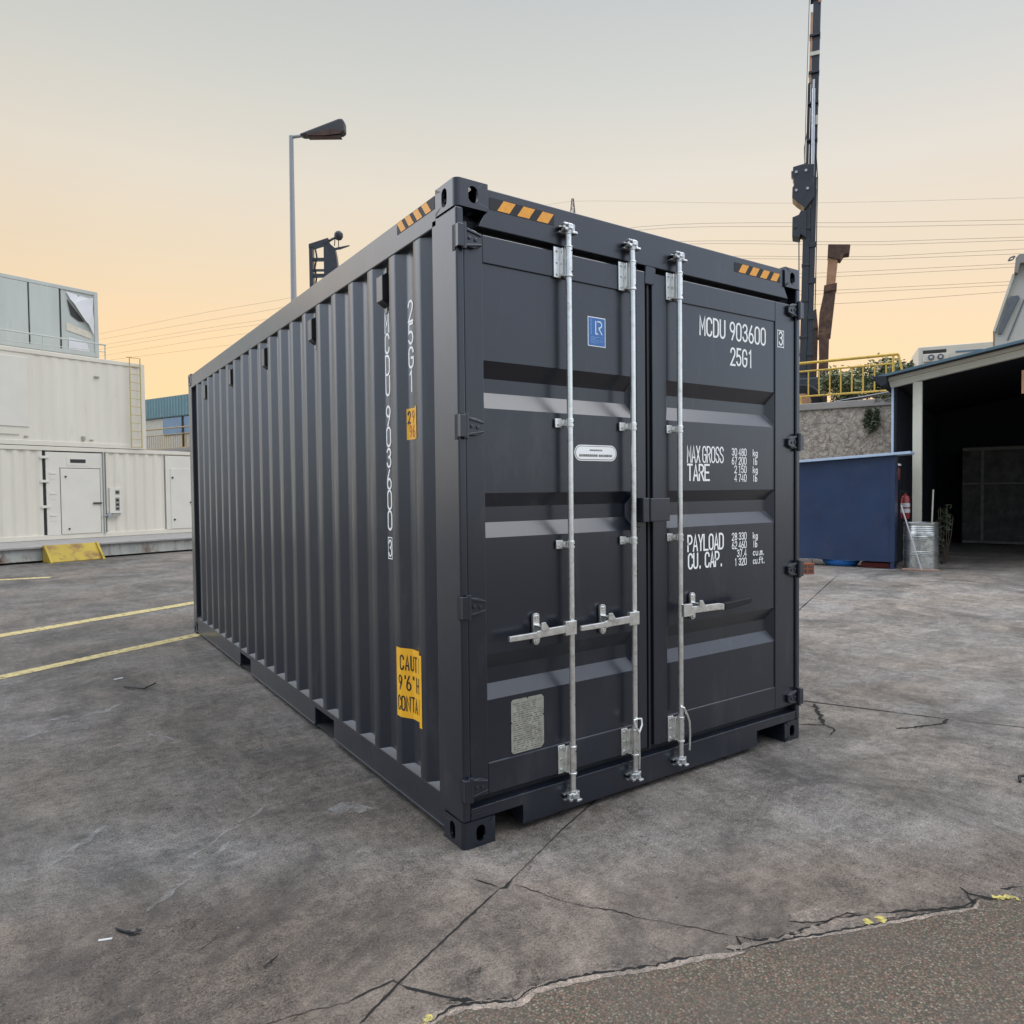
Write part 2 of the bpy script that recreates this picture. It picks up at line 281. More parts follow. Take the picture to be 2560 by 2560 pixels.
def stone_mat():
    m = bpy.data.materials.new('rough_stone_render'); m.use_nodes = True; t = m.node_tree; N = t.nodes; L = t.links; b = N['Principled BSDF']
    tc = N.new('ShaderNodeTexCoord'); n0 = N.new('ShaderNodeTexNoise'); n0.inputs['Scale'].default_value = 2.5; n0.inputs['Detail'].default_value = 5
    L.new(tc.outputs['Object'], n0.inputs[0])
    mx0 = N.new('ShaderNodeMix'); mx0.data_type = 'VECTOR'; mx0.inputs[0].default_value = .42; L.new(tc.outputs['Object'], mx0.inputs[4]); L.new(n0.outputs['Color'], mx0.inputs[5])
    v = N.new('ShaderNodeTexVoronoi'); v.feature = 'DISTANCE_TO_EDGE'; v.inputs['Scale'].default_value = 7.5; L.new(mx0.outputs[1], v.inputs[0])
    n = N.new('ShaderNodeTexNoise'); n.inputs['Scale'].default_value = 7; n.inputs['Detail'].default_value = 8; n.inputs['Roughness'].default_value = .75; L.new(tc.outputs['Object'], n.inputs[0])
    cr = N.new('ShaderNodeValToRGB'); L.new(n.outputs[0], cr.inputs[0]); e = cr.color_ramp.elements
    e[0].position = .3; e[0].color = (.17, .14, .11, 1); e[1].position = .7; e[1].color = (.66, .58, .46, 1); x = e.new(.5); x.color = (.42, .36, .29, 1)
    r = N.new('ShaderNodeMapRange'); r.inputs[1].default_value = 0; r.inputs[2].default_value = .09; r.inputs[3].default_value = .7; r.inputs[4].default_value = 0; L.new(v.outputs[0], r.inputs[0])
    mx = N.new('ShaderNodeMix'); mx.data_type = 'RGBA'; L.new(r.outputs[0], mx.inputs[0]); L.new(cr.outputs[0], mx.inputs[6]); mx.inputs[7].default_value = (.13, .10, .08, 1)
    L.new(mx.outputs[2], b.inputs['Base Color']); b.inputs['Roughness'].default_value = .95
    bp = N.new('ShaderNodeBump'); bp.inputs['Strength'].default_value = .9; bp.inputs['Distance'].default_value = .06; L.new(n.outputs[0], bp.inputs['Height']); L.new(bp.outputs[0], b.inputs['Normal'])
    return m
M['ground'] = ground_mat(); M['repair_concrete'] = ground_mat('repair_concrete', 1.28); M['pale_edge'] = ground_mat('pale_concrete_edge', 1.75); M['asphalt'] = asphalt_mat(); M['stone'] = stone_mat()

# ------------------------------------------------------------------ mesh helpers
class MB:
    def __init__(s): s.v = []; s.f = []; s.sm = False
    def q(s, pts):
        i = len(s.v); s.v += [tuple(p) for p in pts]; s.f.append(tuple(range(i, i + len(pts)))); return s
    def box(s, x0, x1, y0, y1, z0, z1):
        i = len(s.v)
        s.v += [(x0, y0, z0), (x1, y0, z0), (x1, y1, z0), (x0, y1, z0), (x0, y0, z1), (x1, y0, z1), (x1, y1, z1), (x0, y1, z1)]
        for f in ((3, 2, 1, 0), (4, 5, 6, 7), (0, 1, 5, 4), (1, 2, 6, 5), (2, 3, 7, 6), (3, 0, 4, 7)): s.f.append(tuple(i + k for k in f))
        return s
    def cyl(s, a, b, r, n=12, r2=None, caps=True):
        a = Vector(a); b = Vector(b); d = (b - a).normalized(); r2 = r if r2 is None else r2
        u = d.cross(Vector((0, 0, 1)) if abs(d.z) < .9 else Vector((1, 0, 0))).normalized(); w_ = d.cross(u)
        i = len(s.v)
        for k in range(n):
            t = 2 * PI * k / n; e = u * math.cos(t) + w_ * math.sin(t)
            s.v.append(tuple(a + e * r)); s.v.append(tuple(b + e * r2))
        for k in range(n):
            j = (k + 1) % n; s.f.append((i + 2 * k, i + 2 * j, i + 2 * j + 1, i + 2 * k + 1))
        if caps:
            s.f.append(tuple(i + 2 * k for k in range(n))[::-1]); s.f.append(tuple(i + 2 * k + 1 for k in range(n)))
        return s
    def tube(s, pts, r, n=6):
        for a, b in zip(pts, pts[1:]): s.cyl(a, b, r, n)
        return s
    def lathe(s, c, prof, n=32):
        i = len(s.v)
        for (r, z) in prof:
            for k in range(n):
                t = 2 * PI * k / n; s.v.append((c[0] + r * math.cos(t), c[1] + r * math.sin(t), c[2] + z))
        for a in range(len(prof) - 1):
            for k in range(n):
                j = (k + 1) % n; s.f.append((i + a * n + k, i + a * n + j, i + (a + 1) * n + j, i + (a + 1) * n + k))
        return s
    def prism(s, poly, a0, a1, axis=1):
        """polygon of 2D points (x,z) for axis=1, (y,z) for axis=0, (x,y) for axis=2, extruded a0..a1"""
        def P(p, a): return (p[0], a, p[1]) if axis == 1 else ((a, p[0], p[1]) if axis == 0 else (p[0], p[1], a))
        i = len(s.v); n = len(poly)
        s.v += [P(p, a0) for p in poly] + [P(p, a1) for p in poly]
        s.f.append(tuple(i + k for k in range(n))); s.f.append(tuple(i + n + k for k in range(n))[::-1])
        for k in range(n):
            j = (k + 1) % n; s.f.append((i + k, i + n + k, i + n + j, i + j))
        return s
    def holeface(s, o, u, v, w_, h, cx, cy, rw, rh, depth, n=28):
        """rect o + a*u*w + b*v*h with a stadium hole, and a tunnel inward (depth vector)"""
        o, u, v, depth = Vector(o), Vector(u), Vector(v), Vector(depth)
        ang = [2 * PI * k / n for k in range(n)]
        for (x, y) in ((0, 0), (w_, 0), (w_, h), (0, h)): ang.append(math.atan2(y - cy, x - cx) % (2 * PI))
        ang = sorted(set(round(a, 6) for a in ang))
        out_, inn = [], []
        r = min(rw, rh)
        for a in ang:
            ca, sa = math.cos(a), math.sin(a)
            tx = ((w_ - cx) if ca > 0 else -cx) / ca if abs(ca) > 1e-6 else 1e9
            ty = ((h - cy) if sa > 0 else -cy) / sa if abs(sa) > 1e-6 else 1e9
            t = min(tx, ty); out_.append((cx + ca * t, cy + sa * t))
            ex, ey = rw - r, rh - r
            inn.append((cx + (ex if ca > 0 else -ex) * (1 if abs(ca) > .01 else 0) + r * ca, cy + (ey if sa > 0 else -ey) * (1 if abs(sa) > .01 else 0) + r * sa))
        P = lambda p: tuple(o + u * p[0] + v * p[1])
        i = len(s.v); n_ = len(ang)
        s.v += [P(p) for p in out_] + [P(p) for p in inn] + [tuple(Vector(P(p)) + depth) for p in inn]
        for k in range(n_):
            j = (k + 1) % n_
            s.f.append((i + k, i + j, i + n_ + j, i + n_ + k)); s.f.append((i + n_ + k, i + n_ + j, i + 2 * n_ + j, i + 2 * n_ + k))
        return s
    def build(s, name, m, parent=None, bevel=0, smooth=False, weld=False, loc=None, rz=0, seg=2):
        me = bpy.data.meshes.new(name); me.from_pydata(s.v, [], s.f); me.materials.append(m)
        bm = bmesh.new(); bm.from_mesh(me)
        if weld: bmesh.ops.remove_doubles(bm, verts=bm.verts, dist=1e-4)
        bmesh.ops.recalc_face_normals(bm, faces=bm.faces)
        bm.to_mesh(me); bm.free()
        if smooth:
            me.polygons.foreach_set('use_smooth', [True] * len(me.polygons))
            try: me.set_sharp_from_angle(angle=R(35))
            except Exception: pass
        o = bpy.data.objects.new(name, me); col.objects.link(o)
        if parent: o.parent = parent
        if loc: o.location = loc
        o.rotation_euler.z = rz
        if bevel:
            b = o.modifiers.new('bevel', 'BEVEL'); b.width = bevel; b.segments = seg; b.limit_method = 'ANGLE'; b.angle_limit = R(40)
            b.harden_normals = False
        return o
def tag(o, label=None, cat=None, group=None, kind=None):
    if label: o['label'] = label
    if cat: o['category'] = cat
    if group: o['group'] = group
    if kind: o['kind'] = kind
    return o
def thing(name, label, cat, loc=(0, 0, 0), rz=0, group=None):
    o = bpy.data.objects.new(name, None); col.objects.link(o); o.location = loc; o.rotation_euler.z = R(rz); o.empty_display_size = .2
    return tag(o, label, cat, group)
def copy_tree(o, parent=None):
    c = o.copy(); col.objects.link(c); c.parent = parent
    for ch in [x for x in bpy.data.objects if x.parent == o]: copy_tree(ch, c)
    return c

# ------------------------------------------------------------------ stroke lettering
def _arc(cx, cy, rx, ry, a0, a1, n=7): return [(cx + rx * math.cos(R(a0 + (a1 - a0) * k / n)), cy + ry * math.sin(R(a0 + (a1 - a0) * k / n))) for k in range(n + 1)]
K = .24
G = {
 '0': [(_arc(.5, 1 - K, .5, K, 0, 180) + _arc(.5, K, .5, K, 180, 360), True)],
 'C': [(_arc(.5, 1 - K, .5, K, 0, 180) + _arc(.5, K, .5, K, 180, 360), False)],
 'D': [([(0, 0), (0, 1), (.45, 1)] + _arc(.45, .74, .55, .26, 80, 0, 5) + _arc(.45, .26, .55, .26, 0, -80, 5) + [(.45, 0)], True)],
 'U': [([(0, 1)] + _arc(.5, K, .5, K, 180, 360) + [(1, 1)], False)],
 'M': [([(0, 0), (0, 1), (.5, .35), (1, 1), (1, 0)], False)],
 'N': [([(0, 0), (0, 1), (1, 0), (1, 1)], False)],
 'H': [([(0, 0), (0, 1)], False), ([(1, 0), (1, 1)], False), ([(0, .5), (1, .5)], False)],
 'I': [([(.5, 0), (.5, 1)], False)],
 '1': [([(.22, .84), (.55, 1), (.55, 0)], False)],
 '2': [(_arc(.5, 1 - K, .5, K, 180, 0) + [(.93, .6), (0, 0), (1, 0)], False)],
 '3': [(_arc(.5, .78, .46, .22, 165, -70) + [(.42, .54)], False), (_arc(.5, .29, .5, .27, 85, -165), False)],
 '4': [([(.72, 0), (.72, 1), (0, .28), (1, .28)], False)],
 '5': [([(.95, 1), (.12, 1), (.06, .56)] + _arc(.48, .32, .52, .30, 110, -155), False)],
 '6': [(_arc(.5, .27, .5, .27, 0, 360, 14)[:-1], True), ([(.02, .34), (.12, .58), (.62, 1)], False)],
 '7': [([(0, 1), (1, 1), (.35, 0)], False)],
 '8': [(_arc(.5, .76, .44, .23, 0, 360, 12)[:-1], True), (_arc(.5, .27, .5, .26, 0, 360, 12)[:-1], True)],
 '9': [(_arc(.5, .73, .5, .27, 0, 360, 14)[:-1], True), ([(.98, .66), (.88, .42), (.38, 0)], False)],
 'G': [(_arc(.5, 1 - K, .5, K, 0, 180) + _arc(.5, K, .5, K, 180, 360) + [(1, .48), (.55, .48)], False)],
 'A': [([(0, 0), (.5, 1), (1, 0)], False), ([(.2, .3), (.8, .3)], False)],
 'X': [([(0, 0), (1, 1)], False), ([(0, 1), (1, 0)], False)],
 'R': [([(0, 0), (0, 1), (.5, 1)] + _arc(.5, .76, .5, .24, 75, -75, 6) + [(.5, .5), (0, .5)], False), ([(.5, .5), (1, 0)], False)],
 'P': [([(0, 0), (0, 1), (.5, 1)] + _arc(.5, .74, .5, .26, 75, -75, 6) + [(.5, .47), (0, .47)], False)],
 'S': [(_arc(.5, .77, .5, .23, 5, 235) + _arc(.5, .25, .5, .25, 60, -175), False)],
 'T': [([(0, 1), (1, 1)], False), ([(.5, 1), (.5, 0)], False)],
 'E': [([(1, 1), (0, 1), (0, 0), (1, 0)], False), ([(0, .5), (.85, .5)], False)],
 'L': [([(0, 1), (0, 0), (1, 0)], False)],
 'Y': [([(0, 1), (.5, .45), (1, 1)], False), ([(.5, .45), (.5, 0)], False)],
 'O': None, '.': [([(.3, 0), (.3, .09)], False)], '-': [([(0, .5), (1, .5)], False)],
 "'": [([(.4, 1), (.4, .82)], False)], '"': [([(.2, 1), (.2, .84)], False), ([(.6, 1), (.6, .84)], False)],
 'k': [([(0, 0), (0, 1)], False), ([(.9, .65), (.05, .28)], False), ([(.35, .42), (.95, 0)], False)],
 'g': [(_arc(.5, .33, .45, .31, 0, 360, 12)[:-1], True), ([(.97, .64), (.97, -.12), (.5, -.3), (.05, -.2)], False)],
 'l': [([(.45, 0), (.45, 1)], False)],
 'b': [([(0, 1), (0, 0)], False), (_arc(.5, .31, .45, .31, 0, 360, 12)[:-1], True)],
 'c': [(_arc(.5, .33, .46, .31, 50, 310), False)],
 'u': [([(0, .64)] + _arc(.5, .25, .5, .25, 180, 360) + [(1, .64)], False)],
 'm': [([(0, 0), (0, .62), (.45, .62), (.5, .5), (.5, 0)], False), ([(.5, .5), (.6, .62), (.95, .62), (1, .5), (1, 0)], False)],
 'f': [([(.35, 0), (.35, .85), (.6, 1), (.9, 1)], False), ([(.05, .62), (.8, .62)], False)],
 't': [([(.4, 1), (.4, .12), (.65, 0), (.9, .03)], False), ([(.05, .66), (.85, .66)], False)],
}
G['O'] = G['0']
def ribbon(pts, sw, closed):
    P = [Vector(p) for p in pts]; n = len(P)
    if not closed:
        P[0] = P[0] - (P[1] - P[0]).normalized() * sw * .45; P[-1] = P[-1] + (P[-1] - P[-2]).normalized() * sw * .45
    Lf, Rt = [], []
    for i in range(n):
        a = P[i - 1] if (i > 0 or closed) else None; b = P[(i + 1) % n] if (i < n - 1 or closed) else None
        d1 = (P[i] - a).normalized() if a is not None else None; d2 = (b - P[i]).normalized() if b is not None else None
        if d1 is None: d1 = d2
        if d2 is None: d2 = d1
        t = d1 + d2
        t = t.normalized() if t.length > 1e-6 else d1
        nn = Vector((-t.y, t.x)); c = max(.45, nn.dot(Vector((-d1.y, d1.x))))
        Lf.append(P[i] + nn * sw / 2 / c); Rt.append(P[i] - nn * sw / 2 / c)
    out_ = []
    for i in range(n if closed else n - 1):
        j = (i + 1) % n; out_.append((Lf[i], Lf[j], Rt[j], Rt[i]))
    return out_
def text2d(s, h, cw, pitch, sw, space=None):
    quads = []; x = 0
    for ch in s:
        if ch == ' ': x += pitch if space is None else space; continue
        for k, (pts, cl) in enumerate(G[ch]):
            for qd in ribbon([(px * cw, py * h) for px, py in pts], sw, cl): quads.append(([(p.x + x, p.y) for p in qd], k))
        x += pitch * (.55 if ch in ".'" else 1)
    return quads, x
def put(mb, quads, fn):
    for pts, k in quads: mb.q([fn(px, py, k) for px, py in pts])

# ================================================================== SETTING
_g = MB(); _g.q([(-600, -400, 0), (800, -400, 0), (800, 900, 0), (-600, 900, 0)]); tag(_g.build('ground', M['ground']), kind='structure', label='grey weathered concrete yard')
EDGE = [(-.593, -.811), (-.54, -.799), (-.508, -.792), (-.43, -.826), (-.335, -.882), (-.264, -.868), (-.17, -.89), (-.041, -.935), (.067, -.988), (.148, -1.016), (.221, -1.036),
        (.302, -1.068), (.42, -1.122), (.59, -1.173), (.792, -1.256), (.952, -1.313), (1.116, -1.371), (1.164, -1.39), (1.323, -1.456), (1.391, -1.441), (1.488, -1.51), (1.546, -1.541)]
random.seed(5)
def jag(pts, amp, step):
    o = []
    for a, b in zip(pts, pts[1:]):
        a, b = Vector(a), Vector(b); n = max(1, int((b - a).length / step)); d = (b - a); nn = Vector((-d.y, d.x)).normalized()
        for k in range(n): o.append(a + d * k / n + (nn * random.uniform(-amp, amp) if k else Vector((0, 0))))
    o.append(Vector(pts[-1])); return o
edge = [(-3.2, .05), (-1.6, -.42), (-1.0, -.66)] + EDGE + [(2.4, -1.86), (4.0, -2.5), (9, -4.4)]
ej = jag(edge, .006, .03)
a_ = MB(); i0 = len(ej)
top = [(p.x, p.y, .004) for p in ej]; bot = [(p.x, p.y - 14, .004) for p in ej]
a_.v = top + bot; a_.f = [(k, k + i0, k + 1 + i0, k + 1) for k in range(i0 - 1)]
tag(a_.build('asphalt_road', M['asphalt']), kind='structure', label='exposed aggregate road surface at the lower right')
def strip(name, pts, wd, z, m, amp=.004, step=.03, taper=True, wj=.5, kind='structure', label=None):
    P = jag(pts, amp, step); n = len(P); mb = MB()
    walk = 1.0
    for i, p in enumerate(P):
        walk = min(1.6, max(.35, walk + random.uniform(-.28, .28)))
        a = P[max(0, i - 1)]; b = P[min(n - 1, i + 1)]; d = (b - a).normalized(); nn = Vector((-d.y, d.x))
        t = min(1, min(i, n - 1 - i) / max(1, n * .12) + .25) if taper else 1
        wk = 1 + (walk - 1) * min(1, wj * 1.5); w1 = wd * wk * t * random.uniform(1 - wj, 1 + wj) / 2; w2 = wd * wk * t * random.uniform(1 - wj, 1 + wj) / 2
        mb.v += [(p.x + nn.x * w1, p.y + nn.y * w1, z), (p.x - nn.x * w2, p.y - nn.y * w2, z)]
    mb.f = [(2 * k, 2 * k + 1, 2 * k + 3, 2 * k + 2) for k in range(n - 1)]
    o = mb.build(name, m); tag(o, kind=kind, label=label); return o
CR = [
 ([(-.762, -.692), (-.578, -.591), (-.391, -.501), (-.036, -.335)], .0085), ([(-.036, -.335), (-.011, -.346), (.052, -.302)], .013), ([(.052, -.302), (.445, -.106), (.801, .053), (3.2, 1.15), (6.379, 2.68), (10.408, 4.553)], .010),
 ([(-.087, -.21), (-.058, -.27), (-.033, -.334)], .006),
 ([(.024, -.343), (.074, -.44), (.094, -.504), (.174, -.645), (.228, -.696), (.276, -.793), (.362, -.904), (.40, -.948), (.432, -1.01), (.475, -1.062)], .0055),
 ([(.475, -1.062), (.455, -1.09), (.436, -1.125)], .014),
 ([(-1.35, -.46), (-.963, -.541), (-.838, -.564), (-.759, -.59), (-.703, -.581), (-.65, -.581), (-.603, -.578), (-.59, -.616)], .0055),
 ([(-.59, -.616), (-.547, -.684), (-.489, -.757), (-.425, -.822)], .006),
 ([(.475, -1.062), (.522, -1.126), (.613, -1.157), (.717, -1.181), (.834, -1.20), (.987, -1.264), (1.07, -1.308), (1.19, -1.377), (1.305, -1.437), (1.368, -1.441), (1.435, -1.366)], .007),
 ([(1.435, -1.366), (1.41, -1.406), (1.442, -1.461), (1.462, -1.507)], .008), ([(1.548, -1.46), (1.639, -1.508)], .010),
 ([(2.2, 2.3), (3.116, .466), (3.196, .309), (3.537, -.377)], .014), ([(3.537, -.377), (3.748, -.74), (5.2, -3.6)], .004),
 ([(3.537, -.377), (3.384, -.396), (3.175, -.321), (3.069, -.273)], .022), ([(3.13, .346), (2.916, .163), (2.77, .043), (2.644, .135)], .022), ([(2.77, .043), (2.74, -.05), (2.62, -.1)], .012),
 ([(-1.086, -.055), (-1.005, -.013)], .006), ([(-.926, -.275), (-.865, -.232)], .009), ([(-1.308, .243), (-1.264, .176), (-1.24, .167)], .010),
 ([(.613, -1.157), (.64, -1.20), (.655, -1.232)], .006), ([(.66, -1.17), (.70, -1.21), (.77, -1.235)], .004), ([(-.50, -.76), (-.46, -.80), (-.40, -.83), (-.34, -.87)], .010),
]
for i, (pts, wd) in enumerate(CR):
    straight = i in (0, 2, 11, 12)
    strip('crack', pts, wd * (1.25 if straight else 1.0 if wd < .02 else 1.1), .0022, M['crack'], amp=.0016 if straight else min(.006, wd * .9), step=.022 if wd < .02 else .02, wj=.35 if straight else .7)
ed = [tuple(p) for p in EDGE]
strip('crack', ed[:12], .008, .0058, M['crack'], amp=.004, step=.015, wj=.9)
strip('crack', ed[12:], .007, .0058, M['crack'], amp=.004, step=.015, wj=.9)
for pts, wd in ((CR[2][0][:3], .03), (CR[8][0], .06), (CR[14][0], .10), ([(x, y + .015) for x, y in ed], .05), ([(1.19, -1.33), (1.30, -1.39), (1.40, -1.40)], .10), ([(-.50, -.74), (-.40, -.79), (-.30, -.84), (-.2, -.86)], .09)):
    strip('crack_grime', pts, wd, .0016, M['dirt_halo'], amp=.012, step=.02, wj=.9)
for k, poly in enumerate(([(.39, -1.085), (.50, -1.12), (.60, -1.16), (.70, -1.19), (.60, -1.18), (.44, -1.133)],
             [(.62, -1.165), (.72, -1.187), (.83, -1.205), (.93, -1.25), (1.00, -1.275), (1.07, -1.32), (.95, -1.312), (.80, -1.262), (.66, -1.21)],
             [(.74, -1.09), (.84, -1.12), (.93, -1.18), (.95, -1.23), (.86, -1.20), (.76, -1.17), (.70, -1.12)],
             [(-.335, -.868), (-.264, -.856), (-.17, -.880), (-.041, -.923), (.067, -.978), (.05, -.99), (-.041, -.945), (-.17, -.90), (-.264, -.880), (-.335, -.893)],
             [(-.60, -.79), (-.52, -.775), (-.44, -.81), (-.34, -.865), (-.35, -.885), (-.44, -.84), (-.54, -.815), (-.62, -.82)])):
    P = jag(poly + [poly[0]], .010, .018)[:-1]; mb = MB(); mb.q([(p.x, p.y, .0048) for p in P]); tag(mb.build('concrete_repair', M['repair_concrete']), kind='structure')
strip('concrete_edge', [(x, y - .016) for x, y in ed[1:13]], .030, .0051, M['pale_edge'], amp=.004, step=.02, wj=.3)
strip('concrete_edge', [(x, y - .010) for x, y in ed[13:20]], .016, .0051, M['pale_edge'], amp=.004, step=.02, wj=.5)
strip('road_marking', [(-14, -2.6), (-1.79, 4.878), (-.046, 5.81), (4.5, 8.3)], .165, .004, M['line_yellow'], amp=.004, step=.25, wj=.08, taper=False, label='worn yellow painted line running to the dark container')
strip('road_marking', [(-14, -.6), (-1.825, 7.15), (.386, 8.37), (6, 11.5)], .20, .004, M['line_yellow'], amp=.004, step=.25, wj=.08, taper=False, label='worn yellow painted line farther from the camera')
strip('road_marking', [(-8, 14.9), (-1.993, 13.733), (-1.2, 13.58)], .22, .004, M['line_yellow'], amp=.01, step=.25, wj=.2, taper=False, label='faint yellow line near the white containers')
for (x, y, l, a) in ((.915, -1.292, .035, -25), (.965, -1.308, .045, -25), (1.46, -1.49, .045, -40), (1.50, -1.515, .05, -40), (-.60, -.80, .05, 20)):
    d = Vector((math.cos(R(a)), math.sin(R(a)))) * l / 2
    strip('road_marking', [(x - d.x, y - d.y), (x + d.x, y + d.y)], .03, .0088, M['speck_yellow'], amp=.004, step=.008, wj=.5)
for pts, wd in (([(-1.46, 3.25), (-1.11, 3.23), (-.95, 3.4)], .06), ([(-1.75, 2.75), (-1.46, 3.0)], .04), ([(-.95, 2.55), (-.75, 2.2)], .02), ([(-1.5, .9), (-1.25, 1.2)], .03), ([(-1.2, .3), (-.8, .7)], .03),
                ([(-.33, .75), (-.15, .62)], .12), ([(.10, -.17), (.19, -.12)], .07), ([(3.4, -.1), (4.2, -.5)], .25), ([(3.6, .6), (5, .2)], .3), ([(-1.05, .6), (-.6, .95)], .02)):
    strip('concrete_scuff', pts, wd, .0035, M['scuff'], amp=.02, step=.05, wj=.7)

# terrace behind the retaining wall
WR = -66.86
Wo = (17.541, 8.563, 0)
tg = MB(); tg.q([(-80, .3, 3.79), (1.9, .3, 3.79), (1.9, 300, 3.79), (-80, 300, 3.79)]); tg.q([(1.9, 4.2, 3.79), (30, 4.2, 3.79), (30, 300, 3.79), (1.9, 300, 3.79)]); tag(tg.build('upper_terrain', M['soil'], loc=Wo, rz=R(WR)), kind='structure', label='raised ground behind the stone wall')
wl = thing('retaining_wall', 'rough stone retaining wall with a smooth concrete cap behind the blue cabinet', 'wall', Wo, WR)
mb = MB(); mb.box(-60, 1.62, 0, .5, -.2, 3.78); mb.box(1.3, 1.62, .5, 4.2, -.2, 3.78); mb.build('wall_face', M['stone'], wl)
mb = MB(); mb.box(-60, 1.66, -.06, .55, 3.782, 3.98); mb.build('coping', M['cap'], wl, bevel=.02)

# ================================================================== THE DARK CONTAINER
W, Lg, H = 2.438, 6.058, 2.896
box = thing('shipping_container', 'new dark grey steel shipping container with three silver locking rods on its doors', 'shipping container')
def AX(x, y): return CAM[0] + (x - CAM[0]) * (1 + y / 2.647)
def AZ(z, y): return CAM[2] + (z - CAM[2]) * (1 + y / 2.647)
# corner castings
def casting():
    mb = MB(); w_, d, h, r = .163, .178, .118, .026
    mb.holeface((r, 0, 0), (1, 0, 0), (0, 0, 1), w_ - r, h, .062, .058, .024, .036, (0, .014, 0))
    mb.holeface((0, r, 0), (0, 1, 0), (0, 0, 1), d - r, h, .072, .058, .024, .040, (.014, 0, 0))
    q4 = [(r - r * math.cos(R(15 * k)), r - r * math.sin(R(15 * k))) for k in range(7)]
    for a, b in zip(q4, q4[1:]): mb.q([(*a, 0), (*b, 0), (*b, h), (*a, h)])
    for z, sg in ((0, 1), (h, -1)):
        mb.holeface((r, r, z), (1, 0, 0), (0, 1, 0), w_ - r, d - r, .060, .070, .030, .055, (0, 0, .014 * sg))
        mb.q([(r, 0, z), (w_, 0, z), (w_, r, z), (r, r, z)]); mb.q([(0, r, z), (r, r, z), (r, d, z), (0, d, z)])
        mb.q([(*p, z) for p in q4] + [(r, r, z)])
    mb.q([(w_, 0, 0), (w_, d, 0), (w_, d, h), (w_, 0, h)]); mb.q([(0, d, 0), (w_, d, 0), (w_, d, h), (0, d, h)])
    return mb.build('corner_casting', M['paint'], box, weld=True, smooth=True)
c0 = casting()
for i, (sx, sy, z) in enumerate(((1, 1, 0), (1, 1, H - .118 + .002), (-1, 1, 0), (-1, 1, H - .116), (1, -1, 0), (1, -1, H - .116), (-1, -1, 0), (-1, -1, H - .116))):
    c = c0 if i == 0 else c0.copy()
    if i: col.objects.link(c)
    c.parent = box; c.location = (-.004 if sx > 0 else W + .004, -.004 if sy > 0 else Lg + .004, z); c.scale = (sx, sy, 1)
# posts
def post(x0, x1, y0, y1): MB().box(x0, x1, y0, y1, .1185, H - .1165).build('corner_post', M['paint'], box, bevel=.009, seg=3)
post(0, .038, 0, .222); post(W - .038, W, 0, .222); post(0, .10, Lg - .17, Lg); post(W - .10, W, Lg - .17, Lg)
# side rails
for sx in (0, 1):
    X = lambda a, b: (a, b) if sx == 0 else (W - b, W - a)
    mb = MB(); x0, x1 = X(0, .055); mb.box(x0, x1, .1745, Lg - .1745, 2.742, 2.884); mb.build('top_side_rail', M['paint'], box, bevel=.006)
    mb = MB()
    prev = .1745
    for (ya, yb) in ((1.60, 1.945), (3.59, 3.94)):
        x0, x1 = X(.004, .05); mb.box(x0, x1, prev, ya, .045, .186)
        x0, x1 = X(-.002, .05); mb.box(x0, x1, prev, ya, .030, .0448)
        x0, x1 = X(.004, .05); mb.box(x0, x1, ya + .0005, yb - .0005, .150, .186)
        prev = yb
    x0, x1 = X(.004, .05); mb.box(x0, x1, prev, Lg - .1745, .045, .186)
    x0, x1 = X(-.002, .05); mb.box(x0, x1, prev, Lg - .1745, .030, .0448)
    x0, x1 = (.0055, .041) if sx == 0 else (W - .0055, W - .041)
    mb.q([(x0, .20, .1865), (x1, .20, .208), (x1, Lg - .18, .208), (x0, Lg - .18, .1865)])
    mb.build('bottom_side_rail', M['paint'], box, bevel=.003)
for ya, yb in ((1.60, 1.945), (3.59, 3.94)): MB().box(.014, W - .014, ya - .006, ya - .001, .031, .149).box(.014, W - .014, yb + .001, yb + .006, .031, .149).box(.014, W - .014, ya, yb, .031, .036).box(.014, W - .014, ya, yb, .144, .149).box(.30, .31, ya, yb, .037, .143).build('fork_pocket', M['under'], box)  # floor and back plates are added to keep the pocket openings dark
MB().box(.052, W - .052, .13, Lg - .05, .152, .184).build('floor', M['under'], box)
mb = MB()
for y_ in (.40, .70, 1.0, 1.3, 2.25, 2.55, 2.85, 3.15, 4.25, 4.55, 4.85, 5.15, 5.45): MB().box(.06, W - .06, y_, y_ + .04, .05, .1515).build('cross_member', M['under'], box)
# corrugated side panels
PER, Y0, FL, SL, DEP = .2745, .381, .070, .068, .036
def xprof(y):
    t = (y - Y0 + FL / 2) % PER
    if y < Y0 - FL / 2 - SL or y > 5.87 - .02: return .004 + DEP
    if y > 5.80: t = t
    if t < FL: return .004
    t -= FL
    if t < SL: return .004 + DEP * t / SL
    t -= SL
    if t < PER - FL - 2 * SL: return .004 + DEP
    t -= PER - FL - 2 * SL
    return .004 + DEP * (1 - t / SL)
ys = [.20, Y0 - FL / 2 - SL]
y = Y0 - FL / 2
while y < 5.80:
    for a in (0, FL, FL + SL, PER - SL):
        if y + a < 5.80: ys.append(y + a)
    y += PER
ys += [5.86, 5.95]
rad = []
for k, yy in enumerate(ys):   # pressed folds are slightly rounded
    if 0 < k < len(ys) - 1: rad += [yy - .006, yy + .006]
    else: rad.append(yy)
ys = rad
for sx in (0, 1):
    mb = MB()
    for yy in ys:
        xx = xprof(yy); xx = xx if sx == 0 else W - xx
        mb.v += [(xx, yy, .184), (xx, yy, 2.743)]
    mb.f = [(2 * k, 2 * k + 2, 2 * k + 3, 2 * k + 1) for k in range(len(ys) - 1)]
    mb.build('side_panel', M['paint'], box, smooth=True)
mb = MB()
